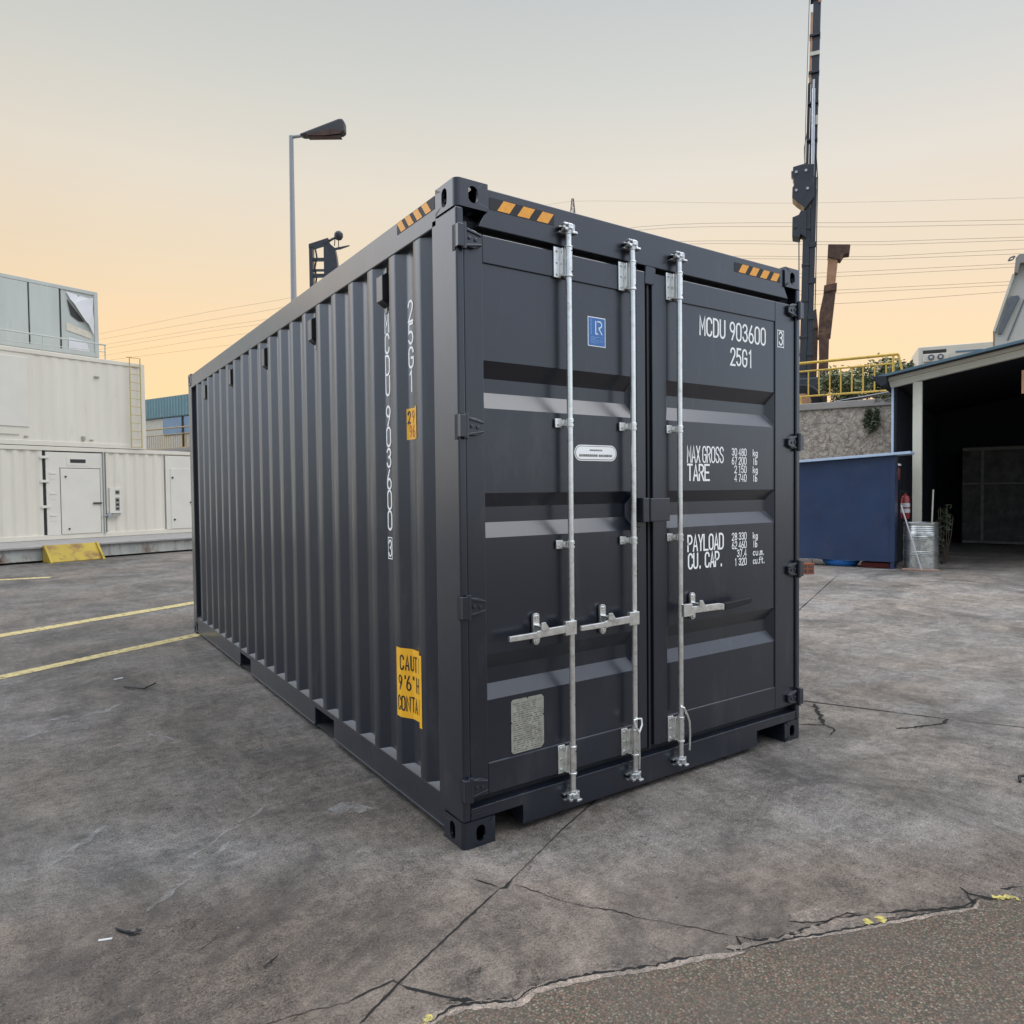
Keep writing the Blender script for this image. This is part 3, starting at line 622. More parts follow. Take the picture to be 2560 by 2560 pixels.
for k in range(12):
    x = .1 + k * .19; pts = [(x, .03), (x + .06, .03), (x + .095, 0), (x + .155, 0), (x + .19, .03)]
    for a, b in zip(pts, pts[1:]): mb.q([(a[0], Lg - .02 - a[1], .15), (b[0], Lg - .02 - b[1], .15), (b[0], Lg - .02 - b[1], 2.85), (a[0], Lg - .02 - a[1], 2.85)])
mb.build('end_panel', M['paint'], box)
mb = MB()
for k in range(27):
    y = .14 + k * .215; pts = [(y, 0), (y + .09, 0), (y + .105, .02), (y + .2, .02), (y + .215, 0)]
    for a, b in zip(pts, pts[1:]): mb.q([(.05, a[0], 2.862 + a[1]), (W - .05, a[0], 2.862 + a[1]), (W - .05, b[0], 2.862 + b[1]), (.05, b[0], 2.862 + b[1])])
mb.build('roof_panel', M['paint'], box)
# header and sill
mb = MB(); mb.prism([(.1595, 2.884), (W - .1595, 2.884), (W - .1595, 2.79), (W - .12, 2.725), (W - .11, 2.712), (.115, 2.712), (.125, 2.735), (.1595, 2.79)], .006, .10)
mb.build('door_header', M['paint'], box, bevel=.004)
mb = MB(); mb.box(.0385, W - .0385, .085, .12, 2.680, 2.776); mb.build('header_plate', M['paint'], box)  # set deep behind the header's end notches, shaped to stand for a shadow
mb = MB(); NL, NR = (.1595, .318), (2.02, W - .1595)
mb.prism([(.039, .1195), (NL[0] + .004, .1195), (NL[1], .1195), (NL[1], .03), (NR[0], .03), (NR[0], .1195), (W - .039, .1195), (W - .039, .172), (.039, .172)], .004, .11)
mb.box(.039, W - .039, .0, .0038, .164, .1725)
mb.build('door_sill', M['paint'], box, bevel=.004)
mb = MB(); mb.box(.039, .125, -.001, .003, .140, .1505); mb.build('sill_stop', M['paint'], box)
MB().box(.039, W - .039, .06, .09, .14, 2.75).build('door_gasket', M['paint_dark'], box)

# doors
YF, YP, YD = .012, .019, .055
def door(x0, x1, hinge_left):
    mb = MB(); zt, zb = 2.684, .212
    pl, pr = (AX(.130, YF), AX(1.045, YF)) if hinge_left else (AX(1.262, YF), AX(2.190, YF))
    zT, zB = 2.562, .352
    # frame
    mb.box(x0, pl, YF, .058, zb, zt); mb.box(pr, x1, YF, .058, zb, zt)
    mb.box(pl, pr, YF, .058, zT, zt); mb.box(pl, pr, YF, .058, zb, zB)
    fr = mb.build('door', M['paint'], box, bevel=.004)
    # ribbed sheet
    ribs = [(2.140, 2.066, 2.003, 1.930), (1.556, 1.494, 1.424, 1.357), (.836, .766, .696, .632)]
    zs = [(zT, 0)]
    for r in ribs: zs += [(r[0], 0), (r[1], 1), (r[2], 1), (r[3], 0)]
    zs.append((zB, 0)); mt = .045
    xs = [(pl, 0), (pl + (.020 if hinge_left else mt), 1), (pr - mt, 1), (pr, 0)]
    mb = MB(); vi = {}
    for i, (z, dz) in enumerate(zs):
        for j, (x, dx) in enumerate(xs):
            vi[i, j] = len(mb.v); mb.v.append((x, YP + (YD - YP) * dz * dx, z))
    for i in range(len(zs) - 1):
        for j in range(3):
            a, b, c, d = vi[i, j], vi[i, j + 1], vi[i + 1, j + 1], vi[i + 1, j]
            corners = [zs[i][1] * xs[j][1], zs[i][1] * xs[j + 1][1], zs[i + 1][1] * xs[j + 1][1], zs[i + 1][1] * xs[j][1]]
            if sum(corners) == 1:
                k = corners.index(1); q4 = [a, b, c, d]
                mb.f.append((q4[k], q4[(k + 1) % 4], q4[(k + 2) % 4])); mb.f.append((q4[k], q4[(k + 2) % 4], q4[(k + 3) % 4]))
            else: mb.f.append((a, b, c, d))
    mb.build('ribbed_sheet', M['paint'], fr, weld=True, bevel=.004)
    # rubber seal along outer edges, hinges
    s = 1 if hinge_left else -1; px = 0 if hinge_left else W
    for z in (2.650, 1.845, 1.062, .265):
        hb = MB()
        X = lambda v: px + s * v
        def bx(a, b, y0, y1, z0, z1): hb.box(min(X(a), X(b)), max(X(a), X(b)), y0, y1, z0, z1)
        bx(-.004, .036, -.024, -.0005, z - .048, z + .048)
        bx(-.004, .010, -.0004, .006, z - .048, z + .048)
        hb.cyl((X(.030), -.014, z - .055), (X(.030), -.014, z + .055), .012, 12)
        hb.prism([(X(.036), z - .040), (X(.088), z - .040), (X(.125), z - .026), (X(.125), z + .020), (X(.088), z + .036), (X(.036), z + .040)], -.006, YF - .0004)
        hb.prism([(X(.045), z + .028), (X(.12), z + .012), (X(.12), z + .022), (X(.045), z + .040)], -.012, -.0062)
        hb.prism([(X(.045), z - .040), (X(.12), z - .026), (X(.12), z - .018), (X(.045), z - .030)], -.012, -.0062)
        hb.cyl((X(.062), -.0061, z), (X(.062), -.011, z), .008, 10); hb.cyl((X(.092), -.0061, z - .004), (X(.092), -.011, z - .004), .008, 10)
        hb.build('hinge', M['paint'], fr, bevel=.002)
        sb = MB(); sb.box(min(X(-.0008), X(-.0025)), max(X(-.0008), X(-.0025)),   .0065, .030, z - .058, z + .050)
        sb.build('hinge_slot', M['paint_dark'], fr)
    return fr
dl = door(.043, 1.122, True); dr = door(1.172, W - .043, False)
# meeting seal
mb = MB(); mb.box(1.1225, 1.1715, .030, .055, .20, 2.70); mb.box(1.140, 1.152, .018, .0298, .20, 2.70); mb.build('centre_seal', M['paint_dark'], box)
mb = MB(); mb.prism([(1.117, 2.62), (1.183, 2.62), (1.200, 2.708), (1.165, 2.73), (1.125, 2.722)], .008, .03); mb.build('seal_cap', M['paint'], box, bevel=.006)
# lock box
mb = MB(); mb.box(1.030, 1.075, -.062, YF - .0005, 1.398, 1.522); mb.box(1.0755, 1.215, -.068, -.040, 1.400, 1.519)
mb.box(1.0755, 1.215, -.0395, YF - .0005, 1.500, 1.517); mb.box(1.205, 1.215, -.0395, YF - .0005, 1.40, 1.4995); mb.box(1.03, 1.07, -.004, YF, 1.352, 1.372)
mb.build('lock_box', M['paint'], box, bevel=.004)

# locking rods
def rod(xa, handle_dir, tipx, lash=None):
    yr = -.030; x = AX(xa, yr); r = .0142
    zt, zb = 2.785, .112
    rd = MB().cyl((x, yr, zb), (x, yr, zt - .01), r, 20).build('locking_rod', M['zinc'], box, smooth=True)
    for z0, z1 in ((2.562, 2.700), (1.862, 1.900), (1.290, 1.326), (.214, .345)):
        long_ = (z1 - z0) > .08; b = MB()
        b.box(x - .060, x - .020, .004, YF - .0005, z0 - .002, z1 + .002)
        b.box(x - .026, x + .018, -.0155, .0035, z0 + .004, z1 - .004)
        n = 3 if long_ else 1
        b.cyl((x, yr, z0), (x, yr, z1), r + .0038, 20)
        if long_:
            b.cyl((x, yr, z0 - .003), (x, yr, z0 + .007), r + .0062, 20); b.cyl((x, yr, z1 - .005), (x, yr, z1 + .003), r + .0058, 20)
        bo = b.build('bracket', M['zinc'], rd, bevel=.0015, smooth=True)
        zz = (z0 + .015, (z0 + z1) / 2, z1 - .015) if long_ else ((z0 + z1) / 2 - .006,)
        for q_ in zz: MB().cyl((x - .041, .0039, q_), (x - .041, -.001, q_), .0070, 8).build('bolt', M['cam'], rd, smooth=True)
        for q_ in ((z0 + .02, z1 - .02) if long_ else ((z0 + z1) / 2,)): MB().cyl((x + .007, yr - .0170, q_), (x + .007, yr - .0205, q_), .0035, 8).build('bolt', M['paint_dark'], rd, smooth=True)
    for zc, sg in ((2.785, 1), (.105, -1)):
        b = MB()
        b.cyl((x, yr, zc - .03 * sg), (x, yr, zc + .012 * sg), r * 1.15, 16)
        b.box(x - .014, x + .014, -.052, -.008, zc - .008, zc + .016)
        b.box(x - .034, x - .014, -.050, -.018, zc - .016, zc - .004); b.box(x - .036, x + .018, -.046, -.016, zc + .010, zc + .020)
        b.box(x + .010, x + .040, -.052, -.014, zc - .026, zc - .015); b.cyl((x + .026, -.03, zc - .014), (x + .026, -.03, zc + .02), .011, 10)
        b.cyl((x - .024, -.03, zc - .004), (x - .024, -.03, zc + .012), .010, 10)
        b.box(x - .04, x + .046, -.016, .0055 if zc > 1 else .003, zc - .020, zc - .012); b.box(x - .04, x + .046, -.013, .0055 if zc > 1 else .003, zc + .004, zc + .012)
        b.build('cam', M['cam'], rd, bevel=.0025)
    # handle
    hz = .918; hd = handle_dir; b = MB()
    X = lambda v: x + hd * v
    def bx(a, c, y0, y1, z0, z1): b.box(min(X(a), X(c)), max(X(a), X(c)), y0, y1, z0, z1)
    Lh = abs(AX(tipx, -.05) - x)
    bx(-.006, .060, -.062, -.040, hz - .032, hz + .034)
    y0, y1 = -.060, -.046
    b.prism([(X(.058), hz - .019), (X(.058), hz + .017), (X(Lh * .52), hz + .014), (X(Lh * .60), hz + .006), (X(Lh * .60), hz - .026), (X(Lh * .52), hz - .022)], y0, y1)
    b.prism([(X(Lh * .5955), hz + .004), (X(Lh * .5955), hz - .022), (X(Lh), hz - .022 if hd < 0 else hz - .004), (X(Lh), hz + .002 if hd < 0 else hz + .014)], y0 + .001, y1 + .003)
    ho = b.build('handle', M['zinc'], rd, bevel=.0025)
    if hd > 0:
        g_ = MB(); g_.prism([(X(Lh * .60), hz + .010), (X(Lh * .60), hz - .027), (X(Lh + .004), hz - .012), (X(Lh + .022), hz + .003), (X(Lh + .012), hz + .020)], y0 - .006, y1 + .008); g_.build('grip', M['grip'], rd, bevel=.003)
    hx = Lh * .50 if hd < 0 else Lh * .24
    b = MB(); n = 8
    ring = [(X(hx) + .019 * math.cos(R(a)), hz + (.062 if math.sin(R(a)) > 0 else -.048) + .019 * math.sin(R(a))) for a in range(0, 360, 30)]
    b.prism(ring, -.004, YF - .0005)
    b.box(X(hx) - .016, X(hx) + .016, -.046, -.0045, hz - .020, hz - .012); b.box(X(hx) - .016, X(hx) + .016, -.060, -.0045, hz + .018, hz + .028)
    b.prism([(X(hx) - .018, hz + .046), (X(hx) + .006, hz + .046), (X(hx) + .030, hz + .012), (X(hx) + .004, hz + .006), (X(hx) - .018, hz + .014)], -.067, -.061)
    b.cyl((X(hx), -.0045, hz + .062), (X(hx), -.012, hz + .062), .010, 10); b.cyl((X(hx), -.0045, hz - .050), (X(hx), -.012, hz - .050), .010, 10)
    b.build('handle_catch', M['zinc'], rd, bevel=.0015)
    if lash == 'y':
        MB().tube([(x - .028, -.05, .40), (x - .020, -.058, .365), (x, -.060, .335), (x, -.062, .22), (x + .002, -.058, .15)], .005, 8).tube([(x, -.060, .335), (x + .022, -.058, .37), (x + .026, -.05, .40), (x, -.05, .404), (x - .028, -.05, .40)], .005, 8).build('tie_wire', M['zinc'], rd, smooth=True)
    if lash == 'j':
        MB().tube([(x - .02, -.045, .405), (x, -.052, .40), (x + .020, -.056, .36), (x + .036, -.058, .32), (x + .040, -.058, .25), (x + .038, -.056, .165)], .0055, 8).build('tie_wire', M['zinc'], rd, smooth=True)
    return rd
rod(.610, -1, .246); rod(1.022, -1, .664, 'y'); rod(1.363, 1, 1.933, 'j')

# door lettering and stickers
YT = YP - .0012
def dfn(x0, z0):
    X0, Z0 = AX(x0, YT), AZ(z0, YT); sc_ = 1 + YT / 2.647
    return lambda px, py, k: (X0 + px * sc_, YT - .00025 * k, Z0 + py * sc_)
mb = MB()
def dtext(s, x0, z0, h, x1, sw, ratio=.72, space=None):
    n = sum((.55 if c in ".'" else 1) for c in s); ns = s.count(' ')
    pitch = (x1 - x0) / (n - 1 + ratio) if space is None else (x1 - x0 - ns * space) / (n - ns - 1 + ratio)
    qd, _ = text2d(s, h, pitch * ratio, pitch, sw, space); put(mb, qd, dfn(x0, z0))
dtext('MCDU 903600', 1.526, 2.408, .096, 2.094, .0112, .70, .030)
dtext('25G1', 1.783, 2.266, .094, 1.975, .0112, .68)
mb.build('door_lettering', M['white_paint'], dr); mb = MB(); _keep = YT; YT = YF - .0014
dtext('3', 2.227, 2.424, .078, 2.260, .009, .9)
for a in (((2.213, 2.410), (2.213, 2.512)), ((2.272, 2.410), (2.272, 2.512)), ((2.213, 2.412), (2.272, 2.412)), ((2.213, 2.510), (2.272, 2.510))):
    for qd in ribbon(a, .005, False): mb.q([dfn(0, 0)(p.x, p.y, 0 if a[0][0] == a[1][0] else 1) for p in qd])
o = mb.build('check_digit', M['white_paint'], dr); o['label'] = 'white boxed digit 3 at the upper right of the right door'; YT = _keep; mb = MB()
dtext('MAX GROSS', 1.422, 1.710, .086, 1.716, .0078, .74, .014)
dtext('TARE', 1.424, 1.612, .084, 1.597, .0108, .74)
mb.build('weight_lettering', M['white_paint'], dr)['label'] = 'white words MAX GROSS and TARE'; mb = MB()
dtext('PAYLOAD', 1.424, 1.226, .084, 1.714, .0105, .74)
dtext('CU. CAP.', 1.428, 1.130, .080, 1.700, .0105, .74, .03)
mb.build('payload_lettering', M['white_paint'], dr)['label'] = 'white words PAYLOAD and CU. CAP.'
def rows(tab, z0):
    global mb
    mb = MB()
    for i, (a, b) in enumerate(tab): dtext(a, 1.918 - .0232 * (sum(.55 if c == '.' else (.45 if c == ' ' else 1) for c in a)), z0 - i * .0492, .040, 1.918, .0054, .70, .0105)
    mb.build('figures', M['white_paint'], dr)['label'] = 'white figures ' + ', '.join(a for a, b in tab); mb = MB()
    for i, (a, b) in enumerate(tab): dtext(b, 1.980, z0 - i * .0492, .036, 1.980 + {'kg': .040, 'lb': .036, 'cu.m.': .098, 'cu.ft.': .104}[b], .0054, .70)
    mb.build('units', M['white_paint'], dr)['label'] = 'white units ' + ', '.join(b for a, b in tab); mb = MB()
rows((('30 480', 'kg'), ('67 200', 'lb'), ('2 150', 'kg'), ('4 740', 'lb')), 1.752)
rows((('28 330', 'kg'), ('62 460', 'lb'), ('37.4', 'cu.m.'), ('1 320', 'cu.ft.')), 1.268)
def sheet(name, x0, x1, z0, z1, y, m, parent, rnd=0):
    b = MB(); pts = []
    for cx, cz, a in ((x1 - rnd, z1 - rnd, 0), (x0 + rnd, z1 - rnd, 90), (x0 + rnd, z0 + rnd, 180), (x1 - rnd, z0 + rnd, 270)):
        for k in range(7 if rnd else 1): pts.append((cx + rnd * math.cos(R(a + 15 * k)), cz + rnd * math.sin(R(a + 15 * k))))
    b.prism(pts, y, y + .0010); return b.build(name, m, parent)
sx0, sx1, sz0, sz1 = AX(.725, YT), AX(.838, YT), AZ(2.262, YT), AZ(2.404, YT)
s0 = sheet('class_sticker', sx0, sx1, sz0, sz1, YT - .0006, M['white_paint'], dl); s0['label'] = 'blue sticker with white border and LR monogram'
sheet('sticker_field', sx0 + .004, sx1 - .004, sz0 + .004, sz1 - .004, YT - .0012, M['sticker_blue'], dl)
b = MB(); mb = b
def lt(quads, x, z, y): put(b, quads, lambda px, py, k: (x + px, y - .0002 * k, z + py))
ly = YT - .0018
for pts, cl in (([(0, .060), (0, 0), (.013, 0)], False), ([(.012, .060), (.030, .060), (.038, .052), (.038, .040), (.030, .031), (.022, .031), (.022, .024), (.040, 0)], False)):
    for qd in ribbon(pts, .0055, cl): b.q([(sx0 + .050 + p.x, ly, sz0 + .062 + p.y) for p in qd])
b.build('monogram', M['sticker_print_white'], dl); b = MB()
random.seed(3)
for k in range(5):
    z = sz0 + .044 - k * .0072; x = sx0 + .018
    while x < sx0 + (.088 if k in (0, 2, 3) else .05):
        l = random.uniform(.004, .012); b.box(x, x + l, ly - .0003, ly, z, z + .0026); x += l + .003
for k in range(12): b.box(sx0 + .018, sx0 + .022, ly - .0003, ly, sz0 + .058 + k * .0062, sz0 + .0625 + k * .0062)
b.build('sticker_print', M['sticker_lightblue'], dl)
# oval plate
ox0, ox1, oz0, oz1 = AX(.636, YT), AX(.906, YT), AZ(1.706, YT), AZ(1.783, YT)
e0 = sheet('oval_label', ox0, ox1, oz0, oz1, YT - .0006, M['white_paint'], dl, rnd=.0375); e0['label'] = 'white oval label with a thin dark outline'
sheet('oval_outline', ox0 + .005, ox1 - .005, oz0 + .005, oz1 - .005, YT - .0012, M['plate_ink'], dl, rnd=.0325)
sheet('oval_face', ox0 + .008, ox1 - .008, oz0 + .008, oz1 - .008, YT - .0018, M['white_paint'], dl, rnd=.030)
b = MB(); ly = YT - .0023
x = ox0 + .095
while x < ox0 + .175: l = random.uniform(.003, .006); b.box(x, x + l, ly, ly + .0003, oz0 + .048, oz0 + .056); x += l + .002
x = ox0 + .028
while x < ox1 - .03: l = random.uniform(.003, .009); b.box(x, x + l, ly, ly + .0003, oz0 + .020, oz0 + .032); x += l + (.008 if random.random() < .15 else .002)
b.build('oval_print', M['plate_ink'], dl)
# data plate
px0, px1, pz0, pz1 = AX(.253, YT), AX(.437, YT), AZ(.369, YT), AZ(.616, YT)
b = MB(); nt_ = .008; b.prism([(px0 + .012, pz0), (px1 - .016, pz0), (px1, pz0 + .018), (px1, pz0 + .148), (px1 - nt_, pz0 + .154), (px1, pz0 + .160), (px1, pz1 - .012), (px1 - .012, pz1), (px0 + .098, pz1), (px0 + .092, pz1 - nt_), (px0 + .086, pz1), (px0 + .010, pz1), (px0, pz1 - .010), (px0, pz0 + .150), (px0 + nt_, pz0 + .144), (px0, pz0 + .138), (px0, pz0 + .012)], YT - .002, YT)
dp = b.build('data_plate', M['plate'], dl); dp['label'] = 'pale metal data plate with fine etched text'
b = MB(); random.seed(8)
for k in range(23):
    z = pz1 - .022 - k * .0100; x = px0 + (.03 if k in (1, 2, 3) else .012); xe = px1 - (.045 if k in (1, 2, 3) else .014)
    while x < xe: l = random.uniform(.004, .020); b.box(x, min(xe, x + l), YT - .0025, YT - .0021, z, z + random.choice((.0025, .0035, .005))); x += l + random.choice((.003, .004, .014))
b.build('plate_print', M['plate_ink'], dl)

# hazard stripes on the header and the side rail
def hazard(x0, x1, z0, z1, n, name, y=None, slant=.035, side=False, first_half=False):
    o, k = MB(), MB()
    def P(a, z, d=0): return (a, .0048 - d, z) if not side else (-.0012 - d, a, z)
    k.q([P(x0, z0), P(x1, z0), P(x1, z1), P(x0, z1)])
    wd = (x1 - x0 - slant) / (2 * n)
    for i in range(n):
        a = x0 + wd * (2 * i + .75)
        o.q([P(a, z0 + .002, .001), P(a + wd * 1.2, z0 + .002, .001), P(a + wd * 1.2 + slant, z1 - .002, .001), P(a + slant, z1 - .002, .001)])
    ko = k.build(name, M['hazard_black'], box); o.build('hazard_stripe', M['orange_ink'], ko); return ko
h1 = hazard(.172, .530, 2.797, 2.850, 3, 'hazard_label'); h1['label'] = 'black and orange striped label at the left of the door header'
h2 = hazard(1.82, 2.245, 2.797, 2.850, 4, 'hazard_label'); h2['label'] = 'black and orange striped label at the right of the door header'
h3 = hazard(.185, .575, 2.822, 2.879, 4, 'hazard_label', side=True, slant=.045); h3['label'] = 'black and orange striped label on the side roof rail'

# side lettering, stacked letters on the recessed flats (reading right = -y)
XI = .004 + DEP - .0012
def stacked(chars, y_left, tops, h=.098, cw=.046, sw=.0115, name='letter', lab=None):
    mb = MB()
    for ch, zt in zip(chars, tops):
        qd, _ = text2d(ch, h, cw, cw, sw)
        put(mb, qd, lambda px, py, k: (XI - .00025 * k, y_left - px, zt - h + py))
    o = mb.build(name, M['white_paint'], box); o['label'] = lab; return mb
stacked('25G1', .545, (2.497, 2.386, 2.272, 2.157), name='size_code', lab='white stacked letters 25G1 on the side')
stacked('MCDU', .821, (2.495, 2.387, 2.275, 2.168), name='side_letters', lab='white stacked letters MCDU on the side')
stacked('903600', .821, (2.012, 1.903, 1.792, 1.679, 1.573, 1.466), name='side_number', lab='white stacked digits 903600 on the side')
stacked('3', .817, (1.312,), h=.086, cw=.034, sw=.009, name='side_digit', lab='white boxed digit 3 on the side'); mb = MB()
for a in (((.823, 1.215), (.823, 1.326)), ((.775, 1.215), (.775, 1.326)), ((.823, 1.215), (.775, 1.215)), ((.823, 1.326), (.775, 1.326))):
    for qd in ribbon(a, .005, False): mb.q([(XI - (.0003 if a[0][0] == a[1][0] else 0), p.x, p.y) for p in qd])
mb.build('digit_box', M['white_paint'], box)
# stickers that follow the corrugation
def wrap(x): return xprof(x) - .0015
def conform(name, ya, yb, z0, z1, m, off=0, n=60):
    b = MB(); k = 0
    yy = sorted(set([ya + (yb - ya) * i / n for i in range(n + 1)] + [v for v in ys if ya < v < yb]))
    for v in yy: b.v += [(wrap(v) - off, v, z0), (wrap(v) - off, v, z1)]
    b.f = [(2 * i, 2 * i + 2, 2 * i + 3, 2 * i + 1) for i in range(len(yy) - 1)]
    return b.build(name, m, box)
cs = conform('caution_sticker', .390, .665, .428, .780, M['sticker_yellow']); cs['label'] = 'yellow height caution sticker with black lettering'
# lettering is laid along the sheet's own surface (arc length), from its far edge to the near one
arc = [(0, .660)]
while arc[-1][1] > .385:
    l_, v_ = arc[-1]; v2 = v_ - .001; arc.append((l_ + math.hypot(.001, xprof(v2) - xprof(v_)), v2))
def y_at(l):
    if l <= 0: return .660 - l
    i = min(len(arc) - 1, int(l / arc[-1][0] * len(arc)))
    while i > 0 and arc[i][0] > l: i -= 1
    while i < len(arc) - 1 and arc[i][0] < l: i += 1
    return arc[i][1]
def wtext(s, l0, z, h, cw, pitch, sw, m, name, off=.001, space=.02):
    b = MB(); qd, _ = text2d(s, h, cw, pitch, sw, space)
    for pts, k in qd:
        # cut each stroke finely so it bends with the sheet
        a, bb, c, d = [Vector(p) for p in pts]
        nseg = max(1, int(max((bb - a).length, (d - a).length) / .004))
        if (bb - a).length >= (d - a).length:
            for i in range(nseg):
                t0, t1 = i / nseg, (i + 1) / nseg; P = [a.lerp(bb, t0), a.lerp(bb, t1), d.lerp(c, t1), d.lerp(c, t0)]
                b.q([(wrap(y_at(l0 + p.x)) - off - .0002 * k, y_at(l0 + p.x), z + p.y) for p in P])
        else:
            for i in range(nseg):
                t0, t1 = i / nseg, (i + 1) / nseg; P = [a.lerp(d, t0), a.lerp(d, t1), bb.lerp(c, t1), bb.lerp(c, t0)]
                b.q([(wrap(y_at(l0 + p.x)) - off - .0002 * k, y_at(l0 + p.x), z + p.y) for p in P])
    return b.build(name, m, cs)
wtext('CAUTI', .038, .672, .070, .021, .0335, .0085, M['black_ink'], 'sticker_text')
wtext("9'6\" H", .022, .570, .070, .024, .036, .0085, M['black_ink'], 'sticker_text', space=.006)
wtext('CONTAI', .012, .465, .070, .021, .0318, .0085, M['black_ink'], 'sticker_text')
hs = conform('height_sticker', .405, .566, 1.822, 1.975, M['sticker_yellow']); hs['label'] = 'small yellow height sticker with dark marks'
cs2 = cs; cs = hs
arc = [(0, .566)]
while arc[-1][1] > .40:
    l_, v_ = arc[-1]; v2 = v_ - .001; arc.append((l_ + math.hypot(.001, xprof(v2) - xprof(v_)), v2))
_ya = y_at
wtext('2', .010, 1.905, .055, .020, .03, .009, M['black_ink'], 'sticker_text')
wtext('9', .050, 1.905, .055, .022, .03, .006, M['ink_red'], 'sticker_text')
wtext('96', .022, 1.835, .055, .020, .034, .006, M['ink_red'], 'sticker_text')
cs = cs2
# ventilators
for yv in (.775, 1.875, 2.97, 4.07, 5.17):
    k = round((yv - Y0 - PER / 2) / PER); yc = Y0 + PER / 2 + k * PER
    b = MB(); zc = 2.615
    b.prism([(.004 + DEP - .0005, zc - .105), (-.006, zc - .075), (-.010, zc + .055), (.004 + DEP - .0005, zc + .085)][::1], 0, 0) if False else None
    pf = [(.004 + DEP - .0006, zc - .090), (.004 + DEP - .004, zc - .090), (-.004, zc - .066), (-.004, zc + .060), (.004 + DEP - .004, zc + .080), (.004 + DEP - .0006, zc + .080)]
    b.prism(pf, yc - .034, yc + .034, axis=1) if False else None
    i = len(b.v); n = len(pf)
    b.v += [(p[0], yc - .040, p[1]) for p in pf] + [(p[0], yc + .034, p[1]) for p in pf]
    b.f.append(tuple(range(i, i + n))); b.f.append(tuple(range(i + n, i + 2 * n))[::-1])
    for k2 in range(n): j = (k2 + 1) % n; b.f.append((i + k2, i + n + k2, i + n + j, i + j))
    vo = b.build('ventilator', M['paint'], box, bevel=.003)
    for za in (zc + .085, zc - .12): MB().box(.0335, .0392, yc - .012, yc + .012, za, za + .025).build('sealant', M['plate'], vo)
    b = MB(); b.box(-.002, .034, yc - .0412, yc - .0402, zc - .06, zc + .055); b.build('vent_slot', M['paint_dark'], vo)

# ================================================================== LEFT: deck and white containers
RZ = 19.15
Bo = Vector((1.318, 20.83, 0))
def loc_b(x, y, z=0):
    c, s = math.cos(R(RZ)), math.sin(R(RZ)); return (Bo.x + x * c - y * s, Bo.y + x * s + y * c, z)
dk = thing('loading_platform', 'long low steel platform with rusty side beam under the white containers', 'platform', loc_b(0, 0), RZ)
mb = MB(); mb.box(-14, 9, -2.43, 6.2, .33, .38); mb.build('deck', M['deck'], dk, bevel=.01)
mb = MB(); mb.box(-14, 9, -2.36, -2.28, .05, .329); mb.box(-14, 9, -2.40, -2.2, .045, .06); mb.build('side_beam', M['rust_beam'], dk)
mb = MB(); mb.box(-14, 9, -1.9, 6.0, 0, .32); mb.build('support', M['under'], dk)
mb = MB(); mb.box(-4.95, -4.42, -2.372, -2.361, .15, .155); mb.box(-4.50, -4.41, -2.374, -2.361, .08, .17); mb.build('beam_pocket', M['dark_seal'], dk)
yb = thing('ramp_block', 'scratched yellow steel ramp block against the platform edge', 'ramp', loc_b(-1.187, -2.44), RZ)
mb = MB(); mb.prism([(0, .0), (0, .40), (-.05, .40), (-.36, .02), (-.36, 0)], -2.40, -1.20, axis=0); mb.build('ramp_face', M['block_yellow'], yb, bevel=.01)
for x in (-2.40, -1.25):
    mb = MB(); mb.prism([(-.055, .41), (-.09, .41), (-.46, .02), (-.46, 0), (-.37, 0)], x, x + .05, axis=0); mb.build('side_flange', M['block_yellow'], yb)
def corrug(mb, x0, x1, y, z0, z1, per=.28, dep=.03, sign=-1):
    x = x0
    pts = []
    while x < x1:
        for a, d in ((0, 0), (.07, 0), (.14, 1), (.21, 1)):
            if x + a <= x1: pts.append((x + a, d * dep))
        x += per
    pts.append((x1, 0))
    for a, b in zip(pts, pts[1:]): mb.q([(a[0], y + a[1], z0), (b[0], y + b[1], z0), (b[0], y + b[1], z1), (a[0], y + a[1], z1)])
def white_container(name, label, x0, x1, y0, z0, z1, m, skip=(), dep=2.44, corr=.03):
    t = thing(name, label, 'shipping container', loc_b(x0, y0, z0), RZ, 'white containers stacked on the platform'); Lx = x1 - x0; h = z1 - z0
    f = MB()
    f.box(0, .12, 0, .12, 0, h); f.box(Lx - .12, Lx, 0, .12, 0, h); f.box(0, .12, dep - .12, dep, 0, h); f.box(Lx - .12, Lx, dep - .12, dep, 0, h)
    for a, b in ((0, .13), (h - .11, h)): f.box(.1205, Lx - .1205, .0, .06, a, b); f.box(.1205, Lx - .1205, dep - .06, dep, a, b); f.box(0.002, .06, .1205, dep - .1205, a, b); f.box(Lx - .06, Lx - .002, .1205, dep - .1205, a, b)
    f.build('frame', m, t, bevel=.008)
    segs = []; x = .12
    for a, b in sorted(skip): segs.append((x, a)); x = b
    segs.append((x, Lx - .12))
    for a, b in segs:
        if b - a > .05: c = MB(); corrug(c, a, b, .02, .13, h - .11, dep=corr); c.build('side_panel', m, t)
    c = MB(); c.box(.06, Lx - .06, .07, dep - .02, .05, h - .03); c.build('body', m, t)
    return t
b1 = white_container('white_container', 'long white container with two access doors standing directly on the platform', -9.0, 5.5, 0, .385, 2.885, M['white_steel'], skip=((6.36, 7.96), (9.62, 10.9)))
X0 = 9.0   # local offset: s -> x+9
def bx_(mb, a, b, y0, y1, z0, z1): return mb.box(a + X0, b + X0, y0, y1, z0 - .385, z1 - .385)
